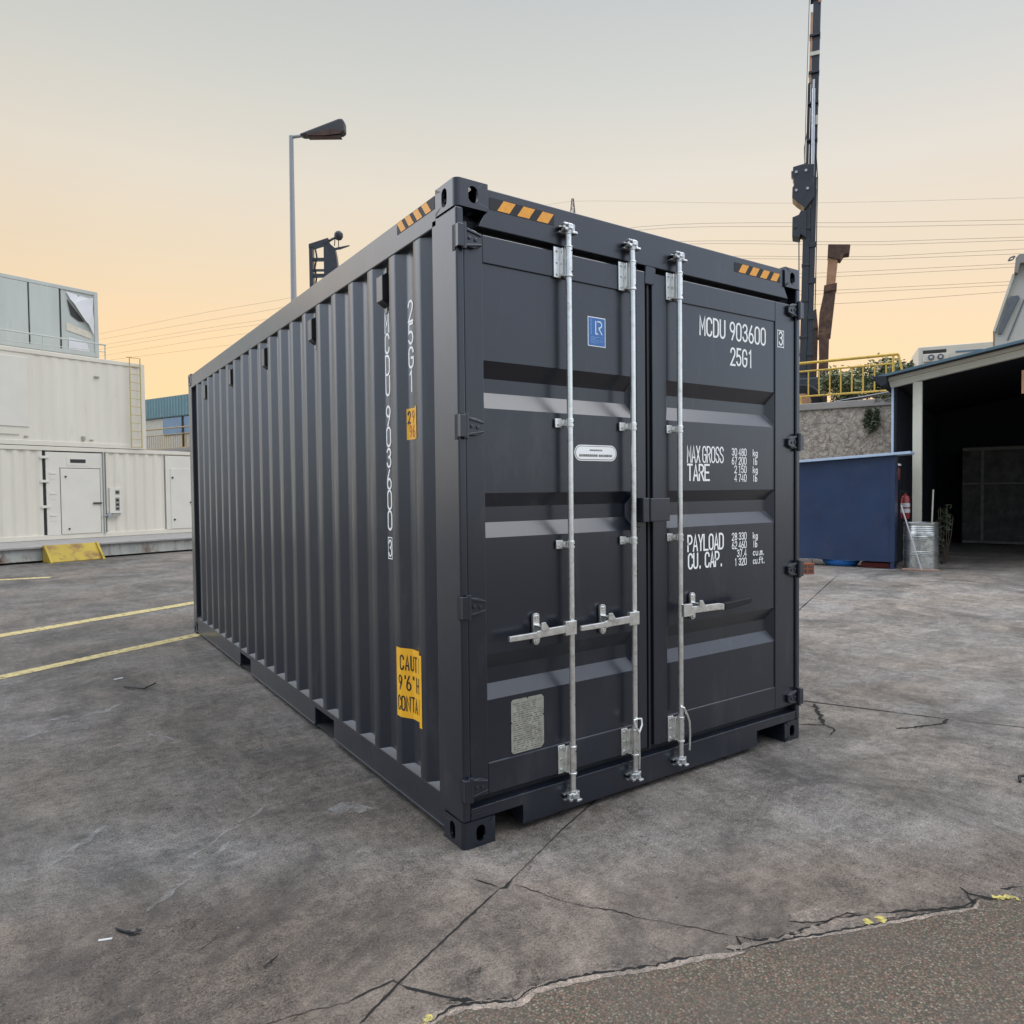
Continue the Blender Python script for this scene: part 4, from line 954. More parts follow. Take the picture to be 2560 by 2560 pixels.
# access doors
mb = MB(); bx_(mb, -2.62, -1.06, .045, .062, .48, 2.80); s_ = mb.build('door_recess', M['dark_seal'], b1)
d = MB(); bx_(d, -2.565, -1.14, -.005, .040, .50, 2.74); d = d.build('door', M['door_white'], b1, bevel=.006)
mb = MB(); bx_(mb, -2.22, -1.22, -.020, -.006, .52, 2.30); mb.build('inner_door', M['door_white'], d, bevel=.008)
mb = MB(); bx_(mb, -2.235, -2.225, -.008, -.0055, .52, 2.33); bx_(mb, -1.215, -1.205, -.008, -.0055, .52, 2.33); bx_(mb, -2.235, -1.205, -.008, -.0055, 2.305, 2.32); mb.build('door_seam', M['dark_seal'], d)
mb = MB(); bx_(mb, -2.06, -1.50, -.012, -.006, 2.38, 2.62); mb.build('vent_frame', M['door_white'], d, bevel=.004)
mb = MB(); bx_(mb, -1.97, -1.58, -.016, -.0125, 2.46, 2.56); mb.build('vent_slot', M['dark_seal'], d)
for z in (1.60, 1.02, 2.15):
    mb = MB(); bx_(mb, -2.49, -2.33, -.02, -.006, z, z + .05); bx_(mb, -2.49, -2.33, -.010, -.006, z - .14, z - .02); mb.build('step', M['door_white'], d, bevel=.004)
for z in (2.56, 1.92, 1.24): mb = MB(); bx_(mb, -2.70, -2.50, -.03, -.006, z, z + .07); mb.build('hinge', M['door_white'], d, bevel=.006)
mb = MB(); bx_(mb, -1.42, -1.20, -.06, -.022, 1.33, 1.37); mb.build('handle', M['dark_seal'], d)
mb = MB(); mb.cyl((-1.12 + X0, -.03, .1), (-1.12 + X0, -.03, 2.40), .022, 10); mb.build('lock_bar', M['grey_green'], d, smooth=True)
mb = MB(); bx_(mb, -1.16, -.72, -.08, -.02, .98, 1.02); bx_(mb, -1.06, -.98, -.09, -.02, .94, 1.05); mb.build('latch', M['chrome'], d)
for (xx, zz) in ((-2.10, 2.08), (-2.04, .66)): mb = MB(); mb.cyl((xx + X0, -.021, zz - .385), (xx + X0, -.04, zz - .385), .025, 10); mb.build('stud', M['dark_seal'], d)
cb = MB(); bx_(cb, -.98, -.64, -.03, .018, 1.05, 1.78); cb = cb.build('control_box', M['door_white'], b1, bevel=.006)
mb = MB(); bx_(mb, -.83, -.70, -.034, -.0305, 1.58, 1.71); bx_(mb, -.83, -.71, -.034, -.0305, 1.12, 1.50); mb.build('switch_panel', M['plate'], cb)
for za, zb_ in ((1.61, 1.68), (1.38, 1.46), (1.26, 1.33), (1.15, 1.21)): mb = MB(); bx_(mb, -.81, -.73, -.038, -.0345, za, zb_); mb.build('switch', M['dark_seal'], cb)
d = MB(); bx_(d, .66, 1.86, -.005, .040, .50, 2.74); d = d.build('door', M['door_white'], b1, bevel=.006)
mb = MB(); bx_(mb, .80, 1.72, -.020, -.006, .52, 2.36); mb.build('inner_door', M['door_white'], d, bevel=.008)
mb = MB(); bx_(mb, 1.40, 1.66, -.06, -.022, 1.30, 1.34); mb.build('handle', M['dark_seal'], d)
for (xx, zz) in ((.86, 2.08), (.90, .80)): mb = MB(); mb.cyl((xx + X0, -.021, zz - .385), (xx + X0, -.04, zz - .385), .03, 10); mb.build('stud', M['dark_seal'], d)
b2 = white_container('white_container', 'white container in the middle tier carrying a yellow ladder', -9.0, .11, 0, 2.90, 5.40, M['white_steel'], skip=((2.0, 6.14),), corr=.012)
X0 = 9.0
def by_(mb, a, b, y0, y1, z0, z1, zo=2.90): return mb.box(a + X0, b + X0, y0, y1, z0 - zo, z1 - zo)
mb = MB(); by_(mb, -7, -2.86, .02, .05, 3.03, 5.29); mb.build('flat_panel', M['white_steel'], b2)
mb = MB(); by_(mb, -6.9, -2.92, .000, .019, 3.37, 5.18); mb.build('panel_frame', M['door_white'], b2, bevel=.01)
for f_ in ((-5, -3.15, -.004, -.0005, 3.15, 3.17), (-3.05, -2.95, -.004, .0, 3.10, 3.14), (-1.65, -1.57, -.02, .019, 3.10, 3.20), (-1.45, -1.35, -.006, .019, 3.10, 3.12), (-1.28, -1.16, -.02, .019, 4.86, 4.90)): mb = MB(); by_(mb, *f_); mb.build('fitting', M['plate'], b2)
ld = thing('ladder', 'thin yellow ladder fixed near the end of the middle white container', 'ladder', loc_b(-.20, -.09, 2.93), RZ)
mb = MB(); mb.tube([(-.16, 0, 0), (-.16, 0, 2.62)], .014, 6).tube([(.14, 0, 0), (.14, 0, 2.62)], .014, 6); mb.tube([(-.10, .0, 2.62), (-.10, .3, 2.66), (.10, .3, 2.66), (.10, 0, 2.62)], .012, 6); mb.build('stile', M['ladder'], ld)
for k in range(11): MB().cyl((-.16, 0, .02 + k * .235), (.14, 0, .02 + k * .235), .010, 6).build('rung', M['ladder'], ld)
b3 = white_container('grey_container', 'grey green container on top tier with a torn pale sheet at its end', -8.0, .10, 2.84, 5.94, 8.0, M['grey_green'], skip=((2.2, 7.98),))
X0 = 8.0
def b3x(mb, a, b, y0, y1, z0, z1): return mb.box(a - .117 + X0, b - .117 + X0, y0, y1, z0 - 5.94, z1 - 5.94)
for a, b in ((-4.2, -2.60), (-2.56, -1.74), (-1.70, -.90)):
    mb = MB(); b3x(mb, a, b, -.002, .05, 6.06, 7.88); mb.build('door', M['grey_green'], b3, bevel=.012)
mb = MB(); b3x(mb, -1.735, -1.705, .03, .052, 6.06, 7.88); b3x(mb, -.895, -.85, .03, .052, 6.06, 7.88); mb.build('door_seam', M['dark_seal'], b3)
mb = MB(); b3x(mb, -.84, .20, .03, .055, 6.06, 7.89); mb.build('end_board', M['grey_green'], b3)
ts = MB(); O = -.117 + X0
ts.q([(-.70 + O, .0, 7.84 - 5.94), (-.40 + O, .0, 7.80 - 5.94), (-.36 + O, .0, 7.74 - 5.94), (-.28 + O, .0, 7.80 - 5.94), (-.06 + O, -.01, 7.76 - 5.94), (.08 + O, -.01, 7.80 - 5.94), (.05 + O, -.02, 7.4 - 5.94), (.08 + O, -.02, 7.1 - 5.94), (.07 + O, -.03, 6.62 - 5.94), (-.02 + O, -.05, 6.78 - 5.94), (-.10 + O, -.08, 6.93 - 5.94), (-.20 + O, -.10, 7.02 - 5.94), (-.33 + O, -.08, 7.22 - 5.94), (-.5 + O, -.06, 7.50 - 5.94), (-.60 + O, -.03, 7.62 - 5.94)]); ts.build('torn_sheet', M['tarp'], b3)
ts = MB(); ts.q([(-.68 + O, .010, 7.62 - 5.94), (-.20 + O, .0, 7.0 - 5.94), (-.36 + O, .005, 6.99 - 5.94), (-.58 + O, .008, 7.14 - 5.94)]); ts.build('dark_opening', M['dark_seal'], b3)
ts = MB(); ts.q([(-.70 + O, .015, 6.90 - 5.94), (.02 + O, .015, 6.70 - 5.94), (.02 + O, .015, 6.50 - 5.94), (-.72 + O, .015, 6.66 - 5.94)]); ts.build('stained_board', M['louvre'], b3)
ts = MB(); ts.q([(-.66 + O, .012, 6.46 - 5.94), (-.14 + O, .012, 6.40 - 5.94), (-.06 + O, .012, 6.08 - 5.94), (-.66 + O, .012, 6.08 - 5.94)]); ts.build('white_board', M['tarp'], b3)
for z0, z1, lb in ((.385, 2.90, 'lower'), (2.905, 5.93, 'upper')):
    t = white_container('white_container', 'white container behind the front row, %s of the rear pair' % lb, -8.0, .10, 2.84, z0, z1, M['white_steel'])
hr = thing('handrail', 'pale green pipe handrail on the roof of the middle white container', 'handrail', loc_b(-.0, 2.1, 5.405), RZ)
MB().tube([(-9, 0, .84), (-.02, 0, .82)], .025, 8).build('top_rail', M['grey_green'], hr, smooth=True)
MB().tube([(-9, 0, .42), (-.02, 0, .60)], .012, 6).build('mid_rail', M['grey_green'], hr)
for x in (-5, -2.9, -1.76, -.05): MB().tube([(x, 0, 0), (x, 0, .83)], .018, 6).build('rail_post', M['grey_green'], hr)

# ================================================================== teal building and its railing (far left)
To = (4.685, 39.113, 0)
tb = thing('teal_building', 'low building with teal corrugated cladding and blue windows beyond the wall', 'building', To, WR)
mb = MB(); mb.box(-12, 9, 2.0, 12, 3.6, 6.0); mb.build('wall', M['louvre'], tb)
mb = MB(); corrug(mb, -12, 9, 1.86, 6.06, 7.20, per=.28, dep=.05); mb.box(-12, 9, 1.92, 12, 6.02, 7.16); mb.build('cladding', M['teal'], tb)
for a, b in ((-3.5, -1.6), (-1.5, .72)): mb = MB(); mb.box(a, b, 1.95, 1.999, 5.0, 5.98); mb.build('window', M['glass_blue'], tb)
mb = MB(); mb.box(-1.60, -1.50, 1.90, 1.999, 3.8, 6.0); mb.build('mullion', M['dark_seal'], tb)
mb = MB()
for k in range(8): mb.box(.74, 2.4, 1.92, 1.998, 5.05 + k * .115, 5.12 + k * .115)
mb.build('louvre', M['cream_wall'], tb)
mb = MB(); mb.box(.3, 4, 1.9, 1.99, 3.8, 4.9); mb.build('lower_wall', M['peach_wall'], tb)
fr_ = thing('guard_railing', 'brownish yellow railing on the wall in front of the teal building', 'railing', To, WR)
MB().tube([(-5, 0, 5.07), (5, 0, 5.10)], .035, 8).build('top_rail', M['brown_rail'], fr_)
MB().tube([(-5, 0, 4.72), (5, 0, 4.78)], .022, 8).build('mid_rail', M['brown_rail'], fr_)
MB().tube([(-5, 0, 4.02), (5, 0, 4.02)], .022, 8).build('bottom_rail', M['brown_rail'], fr_)
bal = None
for k in range(26):
    x = -2.4 + k * .2
    if bal is None: bal = MB().tube([(0, 0, 4.0), (0, 0, 4.76)], .014, 6).build('baluster', M['brown_rail'], fr_); o = bal
    else: o = bal.copy(); col.objects.link(o); o.parent = fr_
    o.location = (x, 0, 0)
gr = thing('guard_railing', 'bright yellow railing on the stone wall above the blue cabinet', 'railing', Wo, WR)
MB().tube([(-6, .1, 5.18), (1.22, .1, 5.16)], .040, 10).build('top_rail', M['yellow_pipe'], gr, smooth=True)
MB().tube([(-6, .1, 4.95), (1.15, .1, 4.92)], .026, 8).build('mid_rail', M['yellow_pipe'], gr, smooth=True)
MB().tube([(-6, .1, 4.22), (1.1, .1, 4.20)], .026, 8).build('bottom_rail', M['yellow_pipe'], gr, smooth=True)
MB().tube([(1.10, .1, 5.16), (1.10, .1, 3.98)], .030, 8).tube([(1.22, .1, 5.16), (1.42, .1, 4.2), (1.44, .1, 3.98)], .028, 8).build('end_post', M['yellow_pipe'], gr, smooth=True)
bal = None
for k in range(24):
    x = .93 - k * .285
    if bal is None: bal = MB().tube([(0, .1, 4.2), (0, .1, 4.93)], .019, 8).build('baluster', M['yellow_pipe'], gr); o = bal
    else: o = bal.copy(); col.objects.link(o); o.parent = gr
    o.location = (x, 0, 0)
for x in (-1.27, -3.6): MB().tube([(x, .1, 3.98), (x, .1, 4.22)], .026, 8).build('rail_foot', M['yellow_pipe'], gr)
MB().prism([(-.35, 3.985), (.35, 4.06), (1.35, 4.18), (1.35, 4.20), (.35, 4.08), (-.35, 4.0)], -.04, .5).build('draped_sheet', M['tarp']).location = (0, 0, 0)
o = bpy.data.objects['draped_sheet']; o.location = Wo; o.rotation_euler.z = R(WR); tag(o, 'thin pale sheet lying on the stone wall coping', 'sheet')

# ================================================================== vegetation
def leaves(n, c, r, size, seed, flat=1.0):
    rnd = random.Random(seed); mb = MB()
    cl = [(Vector((rnd.uniform(-1, 1) * r[0], rnd.uniform(-1, 1) * r[1], rnd.uniform(-1, 1) * r[2])) * .8, rnd.uniform(.25, .5)) for _ in range(max(4, n // 90))]
    for _ in range(n):
        cc, cr = rnd.choice(cl)
        p = Vector(c) + cc + Vector((rnd.gauss(0, 1) * r[0] * cr * .6, rnd.gauss(0, 1) * r[1] * cr * .6, rnd.gauss(0, 1) * r[2] * cr * .6))
        a = Vector((rnd.uniform(-1, 1), rnd.uniform(-1, 1), rnd.uniform(-.6, .6))).normalized(); b = a.cross(Vector((rnd.uniform(-1, 1), rnd.uniform(-1, 1), rnd.uniform(-1, 1)))).normalized()
        s = size * rnd.uniform(.6, 1.3); a *= s; b *= s * .45
        mb.q([p - a, p - a * .2 + b, p + a, p - a * .2 - b])
    return mb
def shrub(name, label, cat, x, y, z, r, n, size, seed, m, group=None, frame=(Wo, WR), trunk=.8):
    c, s = math.cos(R(frame[1])), math.sin(R(frame[1])); t = thing(name, label, cat, (frame[0][0] + x * c - y * s, frame[0][1] + x * s + y * c, z), 0, group)
    leaves(n, (0, 0, trunk + r[2]), r, size, seed).build('crown', m, t)
    mb = MB(); mb.cyl((0, 0, -.05), (0, 0, trunk + r[2]), .06, 8, .03)
    for k in range(5): a = k * 1.3; mb.cyl((0, 0, trunk * .6 + k * .08), (math.cos(a) * r[0] * .6, math.sin(a) * r[1] * .6, trunk + r[2] * 1.1), .025, 6, .01)
    mb.build('trunk', M['bark'], t); return t
shrub('shrub', 'dense green shrub behind the middle of the yellow railing', 'shrub', -.35, 2.6, 3.79, (.95, .6, .55), 2600, .075, 1, M['leaf'], 'plants behind the yellow railing', trunk=.25)
shrub('shrub', 'dark green shrub behind the right end of the yellow railing', 'shrub', .75, 3.0, 3.79, (.7, .6, .62), 2200, .08, 2, M['leaf_dark'], 'plants behind the yellow railing', trunk=.25)
shrub('small_tree', 'loose tree whose pale leaves stick up over the yellow railing', 'tree', .2, 6.0, 3.79, (1.5, .9, .55), 2000, .09, 3, M['leaf'], 'plants behind the yellow railing', trunk=.95)
shrub('small_tree', 'leafy treetop showing over the shed roof edge beside the white cabin', 'tree', 1.25, 5.6, 3.79, (.8, .8, .45), 1700, .08, 4, M['leaf_dark'], 'plants behind the yellow railing', trunk=.8)
vp = thing('wall_vine', 'dark green weeds hanging down the stone wall below the railing end', 'plant', (Wo[0] + .63 * math.cos(R(WR)), Wo[1] + .63 * math.sin(R(WR)), 3.2), WR)
leaves(700, (0, -.10, .15), (.20, .06, .40), .05, 6).build('foliage', M['leaf_dark'], vp)
leaves(350, (.35, -.02, .80), (.35, .08, .12), .05, 7).build('foliage', M['leaf'], vp)

# ================================================================== mast, boom, spreader frame, lamp, pylon, wires
MR = -57.26; Mo = (20.352, 11.489, 3.79)
ch = thing('container_handler', 'dark container handling truck with a very tall mast raised behind the wall', 'forklift', Mo, MR)
def zz(z): return z - 3.79
def lean(z): return -.20 + (z - 6.1) * .0240
def leanbox(mb, xo0, xo1, y0, y1, z0, z1):
    a, b = lean(z0), lean(z1); i = len(mb.v)
    mb.v += [(a + xo0, y0, zz(z0)), (a + xo1, y0, zz(z0)), (a + xo1, y1, zz(z0)), (a + xo0, y1, zz(z0)), (b + xo0, y0, zz(z1)), (b + xo1, y0, zz(z1)), (b + xo1, y1, zz(z1)), (b + xo0, y1, zz(z1))]
    for f in ((3, 2, 1, 0), (4, 5, 6, 7), (0, 1, 5, 4), (1, 2, 6, 5), (2, 3, 7, 6), (3, 0, 4, 7)): mb.f.append(tuple(i + k for k in f))
mb = MB(); leanbox(mb, -.19, .02, 0, .25, 4.3, 12.25); leanbox(mb, -.19, .02, 1.0, 1.25, 4.3, 12.25); leanbox(mb, .03, .20, .03, .22, 4.3, 11.9); leanbox(mb, .03, .20, 1.03, 1.22, 4.3, 11.9); leanbox(mb, -.1, .15, .25, 1.0, 4.6, 5.0); mb.build('outer_mast', M['mast'], ch, bevel=.015)
mb = MB(); leanbox(mb, -.06, .17, .04, .21, 11.3, 19.5); leanbox(mb, -.06, .17, 1.04, 1.21, 11.3, 19.5); leanbox(mb, -.16, -.075, .06, .16, 12.3, 15.0); leanbox(mb, -.02, .12, .21, 1.04, 18.6, 18.9); mb.build('inner_mast', M['mast'], ch, bevel=.01)
mb = MB(); mb.cyl((lean(12.0) + .06, -.06, zz(11.9)), (lean(14.8) + .02, -.06, zz(14.75)), .055, 12); mb.cyl((lean(14.8) + .02, -.06, zz(14.75)), (lean(15.1) + .02, -.06, zz(15.05)), .035, 10); mb.build('lift_cylinder', M['chrome'], ch, smooth=True)
mb = MB(); leanbox(mb, -.13, -.065, .02, .12, 15.02, 17.3); leanbox(mb, .10, .165, -.02, .035, 17.55, 18.4); mb.build('mast_stripe', M['rust_light'], ch)
for bb_ in ((-.12, .18, .0, .20, 15.88, 16.0), (.10, .18, -.02, .03, 13.6, 13.9), (-.20, -.15, 0, .1, 12.4, 12.8)): mb = MB(); leanbox(mb, *bb_); mb.build('mast_band', M['cream_post'], ch)
for z_ in (5.4, 6.6, 7.8, 9.0, 10.2, 13.1, 14.3, 15.3, 16.5, 17.7, 18.5): mb = MB(); leanbox(mb, -.205 if z_ < 12 else -.15, .035 if z_ < 12 else .185, -.03, .26, z_, z_ + .07); mb.build('mast_clamp', M['mast'], ch, bevel=.005)
for z_ in (6.0, 7.2, 8.4, 9.6): mb = MB(); leanbox(mb, .02, .24, -.02, .10, z_, z_ + .16); mb.build('hose_bracket', M['mast'], ch)
MB().tube([(lean(5) + .23, -.03, zz(4.6)), (lean(8) + .25, -.03, zz(8)), (lean(11.8) + .22, -.03, zz(11.8)), (lean(12.4) + .16, -.03, zz(12.6))], .018, 6).build('hydraulic_hose', M['grip'], ch)
MB().tube([(lean(12.2) - .19, .02, zz(12.0)), (lean(13) - .22, .02, zz(12.9)), (lean(13.5) - .15, .02, zz(13.4)), (lean(15) - .14, .02, zz(15))], .014, 6).build('hydraulic_hose', M['grip'], ch)
mb = MB(); mb.tube([(-.235, .1, zz(12.3)), (-.22, .1, zz(13.6)), (-.12, .1, zz(17.3)), (-.05, .1, zz(19.4))], .012, 6); mb.build('chain', M['mast'], ch); MB().tube([(-.42, .1, zz(9.9)), (-.41, .1, zz(6.0))], .02, 6).build('chain', M['mast'], ch)
mb = MB(); mb.prism([(-.60, zz(12.30)), (-.30, zz(12.34)), (.05, zz(12.28)), (.04, zz(11.2)), (-.22, zz(10.85)), (-.30, zz(10.95)), (-.36, zz(11.02)), (-.50, zz(11.15)), (-.63, zz(11.30)), (-.62, zz(11.62)), (-.57, zz(11.7)), (-.60, zz(11.95)), (-.62, zz(12.0))], -.12, .5); mb.box(-.66, -.56, .0, .3, zz(12.05), zz(12.22)); mb.build('carriage', M['mast'], ch, bevel=.015)
mb = MB(); mb.prism([(-.20, zz(10.8)), (-.36, zz(10.82)), (-.42, zz(10.70)), (-.62, zz(10.64)), (-.63, zz(10.0)), (-.40, zz(9.93)), (-.37, zz(10.05)), (-.20, zz(9.9))], -.10, .45); mb.cyl((-.52, -.12, zz(10.30)), (-.52, -.16, zz(10.30)), .05, 12); mb.build('side_shift_block', M['mast'], ch, bevel=.012)
for (a_0, b_0) in ((-.50, 12.1), (-.2, 12.1), (-.50, 11.5), (-.15, 11.5)): MB().cyl((a_0, -.121, zz(b_0)), (a_0, -.16, zz(b_0)), .045, 10).build('roller', M['chrome'], ch)
mb = MB(); mb.box(-4.6, .35, -.2, 1.5, .55, 1.45); mb.box(-4.6, -3.0, -.2, 1.5, 1.45, 2.1); mb.build('chassis', M['mast'], ch, bevel=.05)
mb = MB(); mb.box(-2.9, -1.5, .1, 1.2, 1.46, 2.9); mb.build('cab', M['mast'], ch, bevel=.06)
for x in (-3.7, -.3):
    for y in (-.35, 1.65):
        mb = MB(); mb.cyl((x, y - .25, .6), (x, y + .25, .6), .6, 24); wv = mb.build('wheel', M['grip'], ch, bevel=.06); MB().cyl((x, y - .26, .6), (x, y + .26, .6), .28, 18).build('rim', M['rust_light'], wv)
rb = thing('crane_boom', 'rusty folded crane arm pointing up beside the tall mast', 'crane', (Mo[0] + .9 * math.sin(R(-MR)), Mo[1] + .9 * math.cos(R(-MR)), 3.79), MR)
sc1 = 1.035
def P_(x, z): return (x * sc1 - .0, 1.565 + (z - 1.565) * sc1 - 3.79)
MB().prism([P_(.10, 3.9), P_(.44, 3.9), P_(.50, 5.93), P_(.52, 6.7), P_(.20, 6.7), P_(.21, 5.93)], 0, .45).build('lower_arm', M['rust'], rb, bevel=.02)
MB().prism([P_(.17, 6.55), P_(.56, 6.55), P_(.70, 7.9), P_(.73, 8.2), P_(.36, 8.1), P_(.22, 7.4)], .05, .40).build('middle_arm', M['rust'], rb, bevel=.02)
MB().prism([P_(.34, 8.05), P_(.74, 8.10), P_(.75, 8.32), P_(.36, 8.28)], 0, .46).build('arm_collar', M['rust'], rb, bevel=.01)
MB().prism([P_(.42, 8.28), P_(.70, 8.30), P_(.80, 9.3), P_(.48, 9.3)], .06, .38).build('upper_arm', M['rust_light'], rb, bevel=.02)
MB().prism([P_(.46, 9.2), P_(.85, 9.05), P_(.95, 9.22), P_(1.12, 9.22), P_(1.15, 9.52), P_(.48, 9.62)], 0, .45).build('arm_head', M['rust'], rb, bevel=.02)
MB().prism([P_(.02, 6.9), P_(.18, 6.9), P_(.12, 7.55), P_(.02, 7.5)], .1, .3).prism([P_(-.1, 4.0), P_(.1, 4.0), P_(.18, 6.9), P_(.02, 6.9)], .15, .28).build('side_link', M['rust'], rb)
Fo = (8.674, 26.711, 0)
sf = thing('stacker_mast', 'dark ladder shaped stacker frame with a round lamp showing above the container roof', 'forklift', Fo, -34.26)
MB().box(-.27, -.12, 0, .3, .0, 11.90).box(.34, .54, 0, .3, 0, 12.12).build('upright', M['mast'], sf, bevel=.01)
mb = MB(); mb.prism([(-.27, 11.78), (.54, 12.02), (.54, 12.2), (-.27, 11.95)], -.02, .32)
mb.build('top_crossbar', M['mast'], sf)
for z0, z1 in ((11.3, 11.40), (10.62, 10.74), (10.88, 10.93), (9.9, 10.12), (9.2, 9.5), (6, 6.2), (2.5, 3)): MB().box(-.1195, .3395, .05, .25, z0, z1).build('crossbar', M['mast'], sf)
MB().tube([(-.02, .1, 11.75), (.03, .1, 11.45), (-.06, .1, 11.0), (.0, .1, 10.6), (-.05, .1, 10.15)], .035, 6).build('hose', M['grip'], sf)
mb = MB(); mb.prism([(.541, 9.0), (.75, 9.0), (.80, 10.4), (.92, 11.0), (.86, 11.5), (.80, 11.8), (.62, 11.95), (.541, 12.1)], 0, .3); mb.prism([(.80, 11.74), (1.0, 11.76), (1.4, 11.90), (1.4, 11.93), (.8, 11.82)], .1, .16); mb.tube([(.55, .1, 12.1), (.72, .1, 12.2), (.95, .1, 12.25)], .05, 6); mb.tube([(.95, .1, 11.75), (.95, .1, 12.2)], .02, 6).tube([(.78, .1, 11.9), (.8, .1, 12.15)], .02, 6); mb.build('bracket', M['mast'], sf)
mb = MB(); mb.lathe((.96, .1, 12.32), [(0, -.20), (.12, -.16), (.19, -.04), (.18, .08), (.10, .17), (0, .19)], 14); mb.build('work_lamp', M['mast'], sf, smooth=True)
mb = MB(); mb.box(-.8, 1.0, .31, 3.4, .6, 2.0); mb.box(-.5, .7, 1.2, 2.6, 2.0, 3.6); mb.build('chassis', M['mast'], sf, bevel=.05)
for x in (-1.0, 1.2):
    for y in (.8, 2.9): MB().cyl((x - .2, y, .6), (x + .2, y, .6), .6, 20).build('wheel', M['grip'], sf, bevel=.05)
lp = thing('street_lamp', 'grey street lamp with a dark angled head rising behind the container', 'street lamp', (3.069 + .115 * math.cos(R(34.26)), 12.374 - .115 * math.sin(R(34.26)), 0), -34.26)
MB().cyl((.0, 0, 0), (.035, 0, 8.98), .085, 16, .045).build('pole', M['lamp_grey'], lp, smooth=True)
MB().cyl((.035, 0, 8.96), (.34, 0, 8.99), .036, 10, .026).build('arm', M['lamp_grey'], lp, smooth=True)
MB().prism([(.22, 8.985), (1.04, 9.285), (1.12, 9.29), (1.165, 9.22), (1.17, 9.03), (1.10, 8.985), (.75, 8.955), (.30, 8.955)], -.10, .10).build('lamp_head', M['lamp_head'], lp, bevel=.03)
MB().prism([(.40, 8.94), (.75, 8.938), (1.08, 8.972), (1.10, 9.04), (.95, 9.07), (.62, 9.02), (.38, 8.975)], -.110, -.1005).box(.40, 1.08, -.08, .08, 8.935, 8.95).build('lamp_lens', M['lamp_lens'], lp)
py = thing('power_pylon', 'distant lattice power pylon whose tip shows above the door header', 'pylon', (113.0, 137.1, 0), -34.26)
mb = MB(); tops = 74.3
def hw(z): return .22 + (tops - z) * .085 if z > 62 else 1.27 + (62 - z) * .05
zl = [74.3, 73.2, 71.8, 70.2, 68.2, 66, 63, 60, 55, 49, 42, 34, 24, 12, 0]
for a, b in zip(zl, zl[1:]):
    A, B_ = hw(a), hw(b); r = .11
    ca = [(A, A), (-A, A), (-A, -A), (A, -A)]; cb_ = [(B_, B_), (-B_, B_), (-B_, -B_), (B_, -B_)]
    for k in range(4):
        mb.cyl((*ca[k], a), (*cb_[k], b), r, 4); mb.cyl((*ca[k], a), (*cb_[(k + 1) % 4], b), r * .5, 4); mb.cyl((*ca[k], a), (*ca[(k + 1) % 4], a), r * .5, 4)
mb.build('lattice_tower', M['pylon'], py)
mb = MB()
for z in (66, 61, 56): mb.tube([(-6, 0, z), (6, 0, z)], .12, 4).tube([(-6, 0, z), (0, 0, z + 1.6), (6, 0, z)], .07, 4)
mb.build('cross_arm', M['pylon'], py)

# wires: catenaries across the sky in one vertical plane through the pylon
_ax = 34.26 + math.degrees(math.atan((-2200 - 1280) / 1777.966)); _a = R(_ax); WD = Vector((math.sin(_a), math.cos(_a), 0)); WNn = Vector((WD.y, -WD.x, 0)); WP = Vector((113, 137, 0)) * .62
def wire_pt(az_deg, el_tan):
    d = Vector((math.sin(R(az_deg)), math.cos(R(az_deg)), el_tan)); c = Vector(CAM)
    t = (WP - c).dot(WNn) / Vector((d.x, d.y, 0)).dot(WNn); return c + d * t
WIRES = [('uppermost thin overhead wire on the right of the mast', [(33, .405), (38.8, .398), (52, .352), (62, .328), (72, .310), (80, .30)])]
def px(u, v):  # bearing and slope seen from the survey point, for measured wire heights
    d = _R * ((u - 1280) / 1777.966) + _U * (-(v - 1280) / 1777.966) + _f
    return (math.degrees(math.atan2(d.x, d.y)), d.z / math.hypot(d.x, d.y))
WR_ = [((200, 846), (253, 834), (520, 780), (740, 742), (1250, 640), (1600, 567), (2200, 556), (2640, 548)),
       ((200, 858), (253, 848), (520, 801), (740, 762), (1250, 650), (1600, 575), (2200, 567), (2640, 559)),
       ((200, 873), (253, 863), (520, 820), (740, 785), (1250, 680), (1600, 609), (2200, 604), (2640, 590)),
       ((200, 884), (253, 873), (520, 829), (740, 796), (1250, 690), (1600, 616), (2200, 612), (2640, 598)),
       ((200, 901), (253, 890), (520, 847), (740, 815), (1250, 715), (1600, 647), (2200, 641), (2640, 618)),
       ((200, 912), (253, 903), (520, 869), (740, 840), (1250, 735), (1600, 655), (2200, 648), (2640, 631)),
       ((1600, 690), (1990, 684), (2200, 676), (2640, 654)), ((1600, 700), (1990, 694), (2200, 686), (2640, 662)),
       ((1600, 735), (1990, 728), (2200, 720), (2640, 698)), ((1600, 745), (1990, 737), (2200, 728), (2640, 707)), ((1600, 770), (1990, 762), (2200, 753), (2640, 720)),
       ((1290, 524), (1427, 503), (1900, 508), (2300, 502), (2640, 492))]
order = ['top conductor of the upper pair', 'lower conductor of the upper pair', 'top conductor of the second pair', 'lower conductor of the second pair', 'top conductor of the third pair',
         'lower conductor of the third pair', 'top conductor of the fourth pair', 'lower conductor of the fourth pair', 'top conductor of the fifth pair', 'lower conductor of the fifth pair', 'lowest single conductor', 'faint earth wire from the pylon tip']
